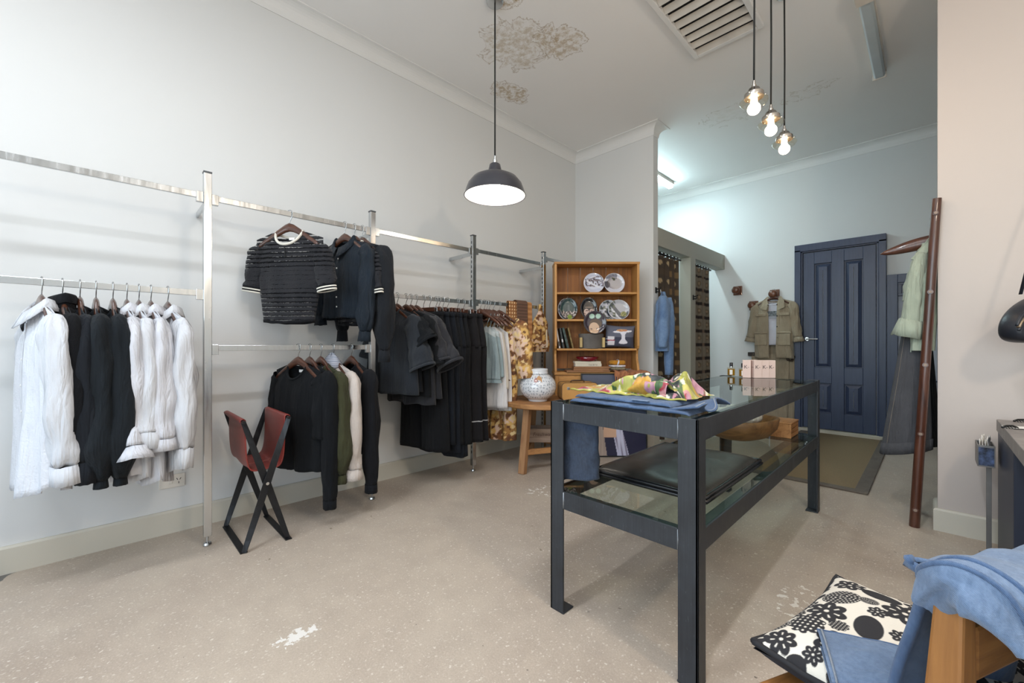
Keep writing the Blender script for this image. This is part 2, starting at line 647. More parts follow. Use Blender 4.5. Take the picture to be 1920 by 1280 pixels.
struct(hd.build('door_handle', M_chrome, door, smooth=True, auto=40))
struct(MB().box(DX0, YB-.09, 0, DX1+.01, YB+.0, .04).build('door_sill', plain('worn_sill', '#bdb7a6', .6), door, bevel=.004))
# ================================================================== CLOTHES ON HANGERS
M_hanger = wood('dark_hanger_wood', '#2e1a12', '#5a3524', 'X', 2.0, .28, coat=.4)
M_steel = plain('brushed_steel', '#b9bcbd', .22, 1.0, .03)
M_label = plain('woven_label', '#e6e4e0', .8)
M_cream = cloth('cream_piping', '#e9e4d8')

HOOK = [(0, 0, -.098), (0, 0, -.066), (.008, 0, -.05), (.0165, 0, -.034), (.019, 0, -.012)]+[(.019*math.cos(a), 0, -.012+.0165*math.sin(a)) for a in [PI*k/8 for k in range(1, 9)]]+[(-.0185, 0, -.02)]

def make_hanger(kind):
    root = thing('coat_hanger', 'x', 'hanger')
    MB().tube(HOOK, .0021, 8).build('hook', M_steel, root, smooth=True)
    m = MB()
    if kind == 'clip':
        m.box(-.17, -.006, -.118, .17, .006, -.088)
        m.build('bar', M_hanger, root, bevel=.004)
        for sx in (-.13, .13):
            MB().box(sx-.014, -.011, -.15, sx+.014, .011, -.092).build('clip', M_steel, root, bevel=.003)
        return root
    path, rad = [], []
    for k in range(17):
        u = -1+k/8.0
        x = .205*u
        z = -.090-.128*(math.sqrt(u*u+.012)-.11)-.008*abs(u)**6
        path.append((x, -.012*abs(u)**2, z))
        rad.append(.013+.012*(1-abs(u))**1.6 if abs(u) < .99 else .007)
    # oval section, taller than thick
    rs = []
    for (p, r) in zip(path, rad):
        rs.append([(p[0], p[1]+min(r*.62, .011)*math.cos(2*PI*q/10), p[2]-.006+r*1.05*math.sin(2*PI*q/10)) for q in range(10)])
    m.rings(rs, True, True)
    m.build('shoulders', M_hanger, root, smooth=True)
    if kind == 'bar':
        MB().tube([(-.185, -.01, -.158), (-.16, 0, -.172), (.16, 0, -.172), (.185, -.01, -.158)], .005, 8).build('bar', M_hanger, root, smooth=True)
    return root
HANG = {k: make_hanger(k) for k in ('plain', 'bar', 'clip')}
HUSED = set()
def hanger(kind, loc, rz, label, group=None):
    if kind not in HUSED:
        HUSED.add(kind)
        r = HANG[kind]
        r.location = loc
        r.rotation_euler = (0, 0, rz)
        r['label'] = label
        if group: r['group'] = group
        return r
    return dup(HANG[kind], loc, rz, label, group)

class G:
    """measurements of a top, in metres; x across, -y is the front, z=0 is the rail"""
    def __init__(s, **k):
        d = dict(zs=-.116, nw=.075, slope=.30, w=.205, chest=.225, hw=.235, d=.032, dh=.036, hem=-.65, fdrop=.075, bdrop=.02,
                 fold=.016, ffreq=17, seed=0, gap=None, tails=0.0, arm=.20, wob=.012, ndep=.035, hemcurve=0.0)
        d.update(k)
        s.__dict__.update(d)
    def ztop(s, x, front):
        ax = abs(x)
        if ax < s.nw:
            q = math.sqrt(max(0, 1-(ax/s.nw)**2))
            return s.zs-.004-(s.fdrop if front else s.bdrop)*q
        return s.zs-.004-(ax-s.nw)*s.slope
    def wid(s, t):
        if t < .3:
            return s.w+(s.chest-s.w)*sstep(0, .3, t)
        return s.chest+(s.hw-s.chest)*((t-.3)/.7)
    def point(s, sx, front, t, inset=0.0):
        """sx in -1..1 across"""
        w = s.wid(t)
        x = sx*w
        zt = s.ztop(sx*s.w, front)
        zh = s.hem+s.tails*abs(sx)**2.5-s.hemcurve*(1-sx*sx)
        z = zt+(zh-zt)*t
        prof = max(0.0, 1-abs(sx)**3)**.5
        ax = abs(sx*s.w)
        d0 = s.ndep*math.sqrt(max(0, 1-(ax/s.nw)**2)) if ax < s.nw else .0
        dd = s.d+(s.dh-s.d)*t
        k = sstep(0, .22, t)
        y = (d0*(1-k)+.006+dd*k)*prof
        sgn = -1 if front else 1
        f = s.fold*(.15+.85*t)*sstep(0, .15, t)
        f *= prof
        y += f*(.55*math.sin(sx*s.ffreq*.5+s.seed*1.7+(.9 if front else 2.4)+.5*math.sin(z*5+s.seed))+.8*nz(sx*3.4+s.seed*3, z*1.6, 4 if front else 9))
        y = max(y, .002)
        x += s.wob*nz(z*4+s.seed, sx, 3.3)*t
        z += s.wob*.8*nz(sx*3+s.seed, 1.7, 8 if front else 2)*t
        return (x, sgn*y, z)
    def shell(s, nu=52, nv=30):
        half = nu//2
        m = MB()
        if s.gap is None:
            def fn(u, v):
                a = (u*2) % 2.0
                front = a < 1.0
                q = a if front else a-1.0
                sx = math.cos(PI*q) if front else -math.cos(PI*q)
                return s.point(sx, front, v**1.15)
            m.grid(fn, nu, nv, True)
        else:
            # open front: runs from the right front edge round the back to the left front edge
            def fn(u, v):
                t = v**1.15
                g = s.gap[0]+(s.gap[1]-s.gap[0])*t
                gs = min(.95, g/s.wid(t))
                seg = u*4
                if seg <= 1:
                    sx, front = gs+(1-gs)*math.sin(PI/2*seg), True
                elif seg <= 3:
                    sx, front = math.cos(PI*(seg-1)/2), False
                else:
                    sx, front = -(gs+(1-gs)*math.cos(PI/2*(seg-3))), True
                return s.point(sx, front, t)
            m.grid(fn, nu, nv, False)
        return m
    def neckline(s, n=40, off=0.0):
        pts = []
        for k in range(n):
            a = 2*PI*k/n
            x = (s.nw+off)*math.cos(a)
            fr = math.sin(a) > 0
            q = abs(math.sin(a))
            z = s.zs-.004-(s.fdrop if fr else s.bdrop)*q
            y = -(s.ndep+off+.006)*math.sin(a)
            pts.append((x, y, z))
        return pts

def sleeve_mesh(path, radii, seed=0, n=20, wr=.22, sub=5, flat=.62):
    """tapered sleeve along path; radii = (across, depth) pairs or single numbers"""
    P = [Vector(p) for p in path]
    R = [r if isinstance(r, tuple) else (r, r*flat) for r in radii]
    # refine with Catmull-Rom
    Q, S = [], []
    for i in range(len(P)-1):
        p0, p1, p2, p3 = P[max(i-1, 0)], P[i], P[i+1], P[min(i+2, len(P)-1)]
        for k in range(sub):
            t = k/sub
            Q.append(.5*((2*p1)+(-p0+p2)*t+(2*p0-5*p1+4*p2-p3)*t*t+(-p0+3*p1-3*p2+p3)*t**3))
            S.append((R[i][0]*(1-t)+R[i+1][0]*t, R[i][1]*(1-t)+R[i+1][1]*t))
    Q.append(P[-1])
    S.append(R[-1])
    rs = []
    for i, p in enumerate(Q):
        d = (Q[min(i+1, len(Q)-1)]-Q[max(i-1, 0)]).normalized()
        yv = Vector((0, 1, 0))
        yv = (yv-d*yv.dot(d)).normalized()
        e1 = yv.cross(d)
        ring = []
        T = i/(len(Q)-1)
        for k in range(n):
            a = 2*PI*k/n
            f = 1+wr*sstep(0, .2, T)*(nz(math.cos(a)*1.6+seed*5, math.sin(a)*1.6, T*7)*1.3+.9*math.sin(a*5+seed+T*3)*nz(T*5, seed, 2)-.9*abs(nz(math.cos(a)*2.6+seed*3, math.sin(a)*2.6, T*3.2+seed)))
            ring.append(p+e1*(S[i][0]*math.cos(a)*f)+yv*(S[i][1]*math.sin(a)*f))
        rs.append(ring)
    return MB().rings(rs, True, False)

def cuff_mesh(p, d, ra, rd, length, flare=1.0, seed=0, n=20, roll=.004):
    """turned or buttoned cuff: a doubled band round the sleeve end"""
    p, d = Vector(p), Vector(d).normalized()
    yv = Vector((0, 1, 0))
    yv = (yv-d*yv.dot(d)).normalized()
    e1 = yv.cross(d)
    prof = [(0, 1.0), (0, 1.08), (length*.5, 1.08+.5*(flare-1)), (length, 1.06*flare), (length, .98*flare), (length*.5, .96)]
    rs = []
    for t, k in prof:
        rs.append([p+d*(t+.10*length*nz(math.cos(2*PI*q/n)*2+seed, math.sin(2*PI*q/n)*2, 1))+e1*(ra*k*math.cos(2*PI*q/n)*(1+.08*nz(q*.6, seed, t*20)))+yv*(rd*k*math.sin(2*PI*q/n)) for q in range(n)])
    return MB().rings(rs, True, False)

def collar_mesh(g, stand=.03, fall=.045, spread=.5, lift=0.0, n=36, seed=0):
    """shirt collar: stand rises from the neck line, folds over and falls to two points at the front"""
    rs = []
    for k in range(n+1):
        a = -PI/2+.10+(2*PI-.20)*k/n      # starts and ends at the front
        ca, sa = math.cos(a), -math.sin(a)  # sa>0 at front
        fr = max(0, sa)
        q = abs(sa)
        base_z = g.zs-.004-(g.fdrop*.75*fr if sa > 0 else g.bdrop*q)
        nx, ny = g.nw, g.ndep+.008
        x, y = nx*ca, -ny*sa
        out = Vector((ca, -sa*.8, 0))
        st = stand*(1-.55*fr)+lift
        fl = fall*(1+spread*fr**3)
        B = Vector((x, y, base_z))
        pts = [B, B+Vector((0, 0, st*.6)), B+out*.004+Vector((0, 0, st)), B+out*.012+Vector((0, 0, st*.96)), B+out*(.020+.012*fr)+Vector((0, 0, st-fl*.55)), B+out*(.026+.022*fr)+Vector((0, 0, st-fl+.006*nz(k*.5, seed)))]
        rs.append(pts)
    return MB().rings(rs, False, False)

def crew_band(g, r=.0075):
    return MB().tube([p for p in g.neckline(40)]+[g.neckline(40)[0]], r, 8, caps=False, flat=1.0)

def top(name, label, cat, g, mat, loc, rz, sleeve=None, cuff=None, neck='crew', neckmat=None, cuffmat=None, group=None, lab=False, solid=.003, sides=(1, -1), body_mats=None, paint=None, placket=False, btn=None, slmat=None):
    root = thing(name, label, cat, loc, rz, group)
    sh = g.shell()
    sh.build('body', mat, root, smooth=True, solid=solid, paint=paint)
    if sleeve:
        for s in sides:
            pts, rad = sleeve(s)
            sm = sleeve_mesh(pts, rad, g.seed+s*.37)
            sm.build('sleeve', slmat or mat, root, smooth=True, solid=solid, paint=paint)
            if cuff:
                d = Vector(pts[-1])-Vector(pts[-2])
                ra = rad[-1] if isinstance(rad[-1], tuple) else (rad[-1], rad[-1]*.75)
                cuff_mesh(pts[-1], d, ra[0], ra[1], cuff[0], cuff[1], g.seed+s).build('cuff', cuffmat or mat, root, smooth=True)
    nm = neckmat or mat
    if neck == 'crew':
        crew_band(g).build('neckband', nm, root, smooth=True)
    elif neck == 'shirt':
        collar_mesh(g, seed=g.seed).build('collar', nm, root, smooth=True, solid=.0025)
    elif neck == 'high':
        rs = []
        for z, k in ((0, 1.0), (.02, 1.02), (.05, .98), (.06, 1.02), (.052, 1.10), (.02, 1.10)):
            rs.append([(p[0]*k, p[1]*k, p[2]*.35+g.zs*.65+z-.006) for p in g.neckline(36)])
        MB().rings(rs, True, False).build('collar', nm, root, smooth=True)
    if placket:
        rs = []
        for k in range(25):
            t = .02+.96*k/24
            p = g.point(0.0, True, t)
            pz = p[2]
            rs.append([(p[0]-.015, p[1]-.004, pz), (p[0]+.015, p[1]-.004, pz), (p[0]+.015, p[1]-.001, pz), (p[0]-.015, p[1]-.001, pz)])
        MB().rings(rs, True, True).build('placket', mat, root, smooth=False)
        for k in range(6):
            p = g.point(0.0, True, .08+.15*k)
            MB().lathe([(0, 0), (.005, 0), (.005, .002), (0, .002)], 10, M=Matrix.Translation((p[0], p[1]-.004, p[2])) @ Matrix.Rotation(PI/2, 4, 'X')).build('button', btn or M_label, root)
    if lab:
        MB().box(-.018, g.ndep*.55, g.zs-.05, .018, g.ndep*.55+.001, g.zs-.034).build('label_tab', M_label, root)
    return root

def S_long(g, L=.56, out=.03, r0=.075, r1=.05, r2=.035, fwd=0.0, bag=0.0, kick=0.0):
    """long sleeve hanging beside the body"""
    def f(s, L=L):
        L = L if s > 0 else L*.8      # the far sleeve hangs folded back against the wall
        z0 = g.zs-.004-(g.w-g.nw)*g.slope
        x0 = g.w-.03
        pts = [(s*x0, 0, z0-.045), (s*(x0+.035), fwd*.1, z0-.09), (s*(x0+.05+out*.4), fwd*.4, z0-L*.45), (s*(x0+.045+out*.7), fwd*.8, z0-L*.8), (s*(x0+.04+out+kick), fwd, z0-L)]
        rad = [(.055, r0*.45), (r0, r0*.55), (r1*1.05+bag*.4, r1*.8+bag*.3), (r1+bag, r1*.8+bag*.6), (r2, r2*.8)]
        return pts, rad
    return f
def S_short(g, L=.22, out=.10, r0=.085, r1=.08, drop=None, fl=.6):
    def f(s, L=L):
        L = L if s > 0 else L*.8      # the far sleeve hangs folded back against the wall
        z0 = g.zs-.004-(g.w-g.nw)*g.slope
        x0 = g.w-.035
        out_ = out if s > 0 else out*.3
        pts = [(s*x0, 0, z0-.05), (s*(x0+.035 if s > 0 else x0+.01), 0, z0-.085), (s*(x0+(.03 if s > 0 else .01)+out_*.55), -.004, z0-.05-L*.55), (s*(x0+(.03 if s > 0 else .01)+out_), -.006, z0-.04-L)]
        rad = [(.055, r0*.4), (r0*.95, r0*.5), (r0, r0*fl), (r1, r1*fl)]
        return pts, rad
    return f

# cloths -------------------------------------------------------------
C_white = cloth('white_cotton', '#d3d5da', 700, .85, .02, .7)
C_white2 = cloth('white_linen', '#cfd0d6', 500, .88, .02, .75)
C_crinkle = cloth('white_crinkle', '#d0d2d8', 120, .9, .02, .45)
C_blackknit = cloth('black_rib_knit', '#0e0f13', 400, .95, .08, .3, .03, .04)
C_navyblouse = cloth('midnight_blouse', '#10151d', 900, .6, .06, .6, .03)
C_sheer = cloth('slate_voile', '#10171d', 900, .7, .08, .7, .03, .06)
C_blacktee = cloth('black_jersey', '#0b0e12', 900, .9, .08, .45, .02)
C_ink = cloth('ink_satin', '#121d28', 900, .42, .08, .7, .03)
C_char = cloth('charcoal_jacket', '#15181d', 700, .8, .06, .5, .04)
C_olive = cloth('olive_cotton', '#3a3b26', 700, .8, .06, .7, .04)
C_grey = cloth('pale_grey_knit', '#b5aaa2', 300, .95, .06, .35, .3, .15)
C_trous = cloth('black_trousers', '#0b0c0f', 900, .85, .08, .45, .02)
C_trous2 = cloth('navy_trousers', '#0f131a', 900, .85, .08, .45, .02)
C_trous3 = cloth('brown_black_trousers', '#151315', 900, .85, .08, .45, .02)
C_teal = cloth('duck_egg_satin', '#8d9c9f', 900, .45, .05, .7, .1)
C_ecru = cloth('ecru_silk', '#c9bcab', 900, .5, .04, .6, .1)
C_slip = cloth('white_satin', '#dcd9d8', 900, .45, .03, .6, .1)
C_khaki = cloth('khaki_drill', '#a0937d', 500, .9, .05, .5, .15)
C_sage = cloth('sage_cotton', '#a3ad9c', 500, .9, .05, .6, .15)
C_greyden = cloth('grey_denim', '#47484c', 420, .92, .06, .5, .05, .1)
C_dark = cloth('black_green_skirt', '#0d1113', 600, .9, .08, .5, .12)

def denim(name, c, light, wr=.5, amt=.5):
    t = NT(name)
    v = t.coord()
    f = t.noise(v, 4.5, 5, .62, .5)
    col = t.ramp(f, [(.32, lin(c)), (.68, lin(light))])
    tw = t.n('ShaderNodeTexWave')
    tw.wave_type = 'BANDS'
    tw.bands_direction = 'DIAGONAL'
    t.link(v, tw.inputs['Vector'])
    tw.inputs['Scale'].default_value = 260
    tw.inputs['Distortion'].default_value = 1.5
    col = t.mix(t.math('MULTIPLY', tw.outputs['Fac'], .12), col, lin('#a8b4c4'))
    sl = t.ramp(t.noise(t.coord('Object', (70, 70, 26)), 2.0, 5, .7), [(.35, (0, 0, 0, 1)), (.7, (1, 1, 1, 1))])
    col = t.mix(t.math('MULTIPLY', sl, .55), col, lin(c))
    h = t.math('ADD', t.math('MULTIPLY', t.noise(v, 22, 4, .6, .8), wr), t.math('MULTIPLY', tw.outputs['Fac'], .03))
    t.bsdf(col, .9, 0.0, t.bump(h, .5, .02), Sheen_Weight=.15)
    return t.m
D_mid = denim('mid_blue_denim', '#2a4060', '#4f6a8e')
D_light = denim('washed_denim', '#40546f', '#748aa8')
D_dark = denim('dark_denim', '#0a1322', '#1f3450')
D_pale = denim('pale_blue_denim', '#4c6b95', '#86a3c6')
D_seam = cloth('denim_thread', '#8d949e')
# ================================================================== CHROME WALL RACK
XK = -2.65
PY = [-.49, .387, 1.292, 2.170, 3.05]
def chrome_mat():
    t = NT('chromed_steel')
    v = t.coord('Object', (30, 30, 3))
    f = t.noise(v, 2, 3)
    r = t.ramp(f, [(.3, (.14,)*3+(1,)), (.7, (.28,)*3+(1,))])
    t.bsdf(lin('#c3c6c8'), r, 1.0)
    return t.m
M_chr = chrome_mat()
M_slot = plain('slot_shadow', '#17181a', .8)
rack = thing('clothes_rack', 'long chrome wall-mounted clothes rack of square posts and rails', 'clothes rack', (XK, 0, 0))
PW = .0175
for i, y in enumerate(PY):
    h = 1.935
    p = MB().box(-PW, y-PW, .05, PW, y+PW, h).build('post', M_chr, rack, bevel=.002)
    MB().box(-PW-.001, y-PW-.001, h, PW+.001, y+PW+.001, h+.008).build('cap', plain('cap_grey_%d' % i, '#4a4d50', .5), p)
    MB().lathe([(0, 0), (.017, 0), (.02, .006), (.017, .016), (.006, .02), (.006, .05)], 16, (0, y, 0)).build('foot', M_chr, p, smooth=True, auto=40)
    if i >= 3:
        sl = MB()
        for k in range(44):
            z = .15+k*.04
            sl.box(-.004, y-PW-.0006, z, .004, y-PW+.001, z+.022)
        sl.build('slots', M_slot, p)
    if i >= 1:
        MB().box(-(XK-XL)+0.002, y-.005, 1.775, -PW, y+.005, 1.805).build('wall_arm', M_chr, rack)
def rail(y0, y1, z, br=True):
    MB().box(-.0075, y0+PW, z-.03, .0075, y1-PW, z).build('rail', M_chr, rack, bevel=.0015)
    if br:
        for y, s in ((y0, 1), (y1, -1)):
            b = MB().box(-.012, min(y+s*PW, y+s*(PW+.03)), z-.05, .012, max(y+s*PW, y+s*(PW+.03)), z+.004)
            b.build('bracket', M_chr, rack, bevel=.0015)
rail(PY[0], PY[1], 1.830)
rail(PY[0], PY[1], 1.326)
rail(PY[1], PY[2], 1.826)
rail(PY[1], PY[2], 1.041)
rail(PY[2], PY[3], 1.830)
rail(PY[2], PY[3], 1.402)
rail(PY[3], PY[4], 1.835)
rail(PY[3], PY[4], 1.412)
rail(PY[4], 3.93, 1.895)
R0, RU, RL, R2, R3 = 1.326, 1.826, 1.041, 1.402, 1.412
deg = math.radians

HG = 'dark wooden hangers on the chrome rack'
# ---- left bay: nine shirts, sleeves towards the room ---------------------------------
def put(y, z, rz, fn, hlabel, kind='plain', dz=0):
    loc = (XK, y, z+.0035)
    hanger(kind, loc, rz, hlabel, HG)
    return fn(loc, rz)
def white1(loc, rz):
    g = G(seed=3, w=.21, chest=.225, hw=.235, d=.035, dh=.055, hem=-.90, fold=.035, tails=.05, fdrop=.06)
    r = top('shirt', 'white crinkle-front shirt at the far left end of the lower rail', 'shirt', g, C_white, loc, rz,
            S_long(g, .60, .015, .08, .066, .055, .03, .008), (.075, 1.10), 'shirt', placket=True)
    for c in r.children:
        if c.name.startswith('body'):
            c.data.materials[0] = C_crinkle
    return r
put(-.185, R0, deg(13), white1, 'dark wooden hanger in the white crinkle-front shirt at the far left')
def knit0(loc, rz):
    g = G(seed=5, w=.20, chest=.215, hw=.215, d=.045, dh=.06, hem=-.80, fold=.012, fdrop=.05)
    return top('jumper', 'black ribbed high-neck jumper next to the white crinkle shirt', 'jumper', g, C_blackknit, loc, rz,
               S_long(g, .62, .0, .08, .066, .05, 0), (.06, 1.0), 'high')
put(-.125, R0, deg(9), knit0, 'dark wooden hanger in the black high-neck jumper')
def navyb(loc, rz):
    g = G(seed=8, w=.20, chest=.225, hw=.23, d=.035, dh=.05, hem=-.66, fold=.02, fdrop=.09)
    return top('blouse', 'midnight blouse with deep buttoned cuffs beside the black jumper', 'blouse', g, C_navyblouse, loc, rz,
               S_long(g, .60, .02, .075, .055, .042, 0, .012), (.09, 1.0), 'crew')
put(-.072, R0, deg(6), navyb, 'dark wooden hanger in the midnight cuffed blouse')
def voile(lab, sd):
    def f(loc, rz):
        g = G(seed=sd, w=.20, chest=.225, hw=.24, d=.032, dh=.05, hem=-.66, fold=.022, fdrop=.07)
        return top('blouse', lab, 'blouse', g, C_sheer, loc, rz,
                   S_long(g, .69, .02, .08, .062, .025, 0, .022), (.03, 1.15), 'crew')
    return f
put(-.022, R0, deg(4), voile('slate balloon-sleeved voile blouse next to the midnight cuffed blouse', 11), 'dark wooden hanger in the slate blouse beside the midnight one')
put(.033, R0, deg(5), voile('slate balloon-sleeved voile blouse next to the white shirts', 13), 'dark wooden hanger in the slate blouse beside the white shirts')
def white_r(lab, sd, hem, L, r2, cuff, mat=None, kick=0.0):
    def f(loc, rz):
        g = G(seed=sd, w=.205, chest=.22, hw=.225, d=.028, dh=.04, hem=hem-.10, fold=.028, tails=.05, fdrop=.06)
        return top('shirt', lab, 'shirt', g, mat or C_white, loc, rz,
                   S_long(g, L, .02, .075, .056, r2, 0, .006, kick), cuff, 'shirt', placket=True)
    return f
put(.080, R0, deg(4), white_r('white shirt with flared rolled cuff, first of the four right-hand white shirts', 17, -.80, .56, .055, (.055, 1.35), C_white2, .03), 'dark wooden hanger in the first of the four right-hand white shirts')
put(.122, R0, deg(4), white_r('white shirt with full soft sleeve, second of the four right-hand white shirts', 19, -.82, .50, .065, (.07, 1.1)), 'dark wooden hanger in the second of the four right-hand white shirts')
put(.165, R0, deg(5), white_r('white shirt with scrunched turned-up cuff, third of the four right-hand white shirts', 23, -.84, .54, .06, (.05, 1.15), C_white2), 'dark wooden hanger in the third of the four right-hand white shirts')
put(.228, R0, deg(9), white_r('white shirt with long straight cuff beside the second chrome post', 29, -.80, .60, .042, (.09, 1.0)), 'dark wooden hanger in the white shirt beside the second chrome post')

# ---- upper middle bay -------------------------------------------------------------------
def pointelle(i, p):
    z = p.z
    base = (24, 25, 31)
    return base
def lace_mat():
    t = NT('openwork_knit')
    v = t.coord()
    sx = t.n('ShaderNodeSeparateXYZ')
    t.link(v, sx.inputs[0])
    # courses of eyelets: rows in z, dense at yoke and hem, none at the waist
    rows = t.math('SINE', t.math('MULTIPLY', sx.outputs[2], 2*PI/.026))
    nn = t.noise(t.coord('Object', (26, 26, 60)), 3.0, 3, .6)
    k = t.math('ADD', t.math('MULTIPLY', rows, .32), nn)
    band = t.n('ShaderNodeMapRange')
    t.link(sx.outputs[2], band.inputs[0])
    band.inputs[1].default_value = -.72
    band.inputs[2].default_value = -.10
    dens = t.ramp(band.outputs[0], [(0.02, (.0,)*3+(1,)), (.08, (.55,)*3+(1,)), (.36, (.5,)*3+(1,)), (.44, (.05,)*3+(1,)), (.58, (.10,)*3+(1,)), (.66, (.62,)*3+(1,)), (.96, (.62,)*3+(1,))])
    hole = t.math('GREATER_THAN', t.math('ADD', k, t.math('MULTIPLY', dens, .5)), .91)
    p = t.n('ShaderNodeBsdfPrincipled')
    p.inputs['Base Color'].default_value = lin('#15161c')
    p.inputs['Roughness'].default_value = .95
    p.inputs['Sheen Weight'].default_value = .1
    t.link(t.bump(t.noise(t.coord('Object', (60, 60, 110)), 3, 2), .6, .01), p.inputs['Normal'])
    tr = t.n('ShaderNodeBsdfTransparent')
    mx = t.n('ShaderNodeMixShader')
    t.link(t.math('MULTIPLY', hole, .85), mx.inputs[0])
    t.link(p.outputs[0], mx.inputs[1])
    t.link(tr.outputs[0], mx.inputs[2])
    t.link(mx.outputs[0], t.out.inputs['Surface'])
    return t.m
M_lace = lace_mat()
def stripe_cuff(root, pts, rad, seed):
    d = Vector(pts[-1])-Vector(pts[-2])
    d.normalize()
    p = Vector(pts[-1])
    for k, (off, mt) in enumerate(((0, C_blackknit), (.012, M_cream), (.02, C_blackknit), (.028, M_cream))):
        cuff_mesh(p+d*off, d, rad[-1][0]*1.0, rad[-1][1]*1.0, .009 if k else .012, 1.0, seed).build('cuff_band', mt, root, smooth=True)
def knit_top(loc, rz, lab, sd, back=True):
    g = G(seed=sd, w=.215, chest=.215, hw=.160, d=.03, dh=.035, hem=-.655, fold=.010, fdrop=.085, nw=.085, slope=.34, bdrop=.03, wob=.006, hemcurve=.01)
    def sl(s):
        z0 = g.zs-.004-(g.w-g.nw)*g.slope
        return [(s*(g.w-.05), 0, z0-.06), (s*(g.w-.012), 0, z0-.10), (s*(g.w+.008), -.004, z0-.19), (s*(g.w+.022), -.006, z0-.275)], [(.05, .03), (.070, .03), (.066, .03), (.058, .028)]
    r = top('knit_top', lab, 'knitted top', g, M_lace, loc, rz, sl, None, 'crew', neckmat=M_cream, lab=True, solid=0)
    for s in (1, -1):
        pts, rad = sl(s)
        stripe_cuff(r, pts, rad, sd+s)
    band = MB()
    rs = []
    for t in (.965, 1.0):
        rs.append([g.point(math.cos(PI*k/20) if k < 20 else -math.cos(PI*(k-20)/20), k < 20, t) for k in range(40)])
    band.rings(rs, True, False).build('hem_band', C_blackknit, r, smooth=True, solid=.006)
    MB().bar((0, -.045, g.zs-.10), (0, -.04, g.zs-.165), .004, .004).build('keyhole', M_slot, r)
    return r
put(.781, RU, deg(37), lambda l, r: knit_top(l, r, 'navy openwork knit top with cream neck trim, hung facing the room', 2), 'dark wooden hanger in the openwork knit top facing the room')
def inkblouse(loc, rz):
    g = G(seed=6, w=.195, chest=.205, hw=.215, d=.045, dh=.065, hem=-.62, fold=.03, fdrop=.09, gap=None)
    r = top('blouse', 'ink satin blouse with pointed collar right of the openwork top', 'blouse', g, C_ink, loc, rz,
            S_long(g, .55, .0, .07, .055, .035, -.02, .012), (.06, 1.2), 'shirt', placket=True, lab=True)
    return r
put(1.105, RU, deg(17), inkblouse, 'dark wooden hanger in the ink satin blouse')
put(1.168, RU, deg(10), lambda l, r: knit_top(l, r, 'navy openwork knit top with striped cuffs behind the satin blouse', 9), 'dark wooden hanger in the striped-cuff knit top behind the satin blouse')
def jacket1(loc, rz):
    g = G(seed=12, w=.21, chest=.225, hw=.22, d=.032, dh=.04, hem=-.62, fold=.015, fdrop=.06)
    return top('blouse', 'charcoal blouse with gathered cuff against the third chrome post', 'blouse', g, C_char, loc, rz,
               S_long(g, .66, .02, .085, .065, .035, 0, .012), (.075, 1.2), 'crew')
put(1.222, RU, deg(8), jacket1, 'dark wooden hanger in the charcoal blouse by the third chrome post')

# ---- lower middle bay --------------------------------------------------------------------
def tee1(loc, rz):
    g = G(seed=21, w=.195, chest=.20, hw=.225, d=.04, dh=.06, hem=-.725, fold=.028, fdrop=.085, nw=.08)
    def sl(s):
        z0 = g.zs-.004-(g.w-g.nw)*g.slope
        return [(s*(g.w-.03), 0, z0-.045), (s*(g.w-.005), 0, z0-.09), (s*(g.w+.005), -.01, z0-.25), (s*(g.w+.006), -.012, z0-.38)], [(.05, .03), (.058, .035), (.05, .035), (.046, .034)]
    return top('tee', 'black jersey tee with half sleeves at the front of the low rail', 'tee', g, C_blacktee, loc, rz, sl, None, 'crew', lab=True)
put(.828, RL, deg(19), tee1, 'dark wooden hanger in the black half-sleeved tee')
def ls(lab, sd, mat, L, hem, name='long_sleeve_top', cat='top', neck='crew', cuff=(.05, 1.0), bag=0.0, r2=.04, neckmat=None, fdrop=.06, cm=None, r1=.058):
    def f(loc, rz):
        g = G(seed=sd, w=.20, chest=.215, hw=.22, d=.034, dh=.045, hem=hem, fold=.016, fdrop=fdrop)
        return top(name, lab, cat, g, mat, loc, rz, S_long(g, L, .02, .08, r1, r2, 0, bag), cuff, neck, neckmat=neckmat, cuffmat=cm)
    return f
put(.893, RL, deg(8), ls('black long-sleeved top behind the half-sleeved tee', 25, C_blacktee, .73, -.70), 'dark wooden hanger in the black long-sleeved top')
put(.958, RL, deg(7), ls('olive green blouse with balloon sleeve on the low rail', 27, C_olive, .60, -.66, 'blouse', 'blouse', 'crew', (.05, 1.15), .02, .035), 'dark wooden hanger in the olive blouse')
def stripe_mat():
    t = NT('navy_white_stripe')
    v = t.coord()
    w_ = t.n('ShaderNodeTexWave')
    w_.bands_direction = 'Z'
    t.link(v, w_.inputs['Vector'])
    w_.inputs['Scale'].default_value = 42
    w_.inputs['Distortion'].default_value = .3
    col = t.ramp(w_.outputs['Fac'], [(.45, lin('#c9cbd2')), (.55, lin('#2c3448'))])
    t.bsdf(col, .9)
    return t.m
M_stripe = stripe_mat()
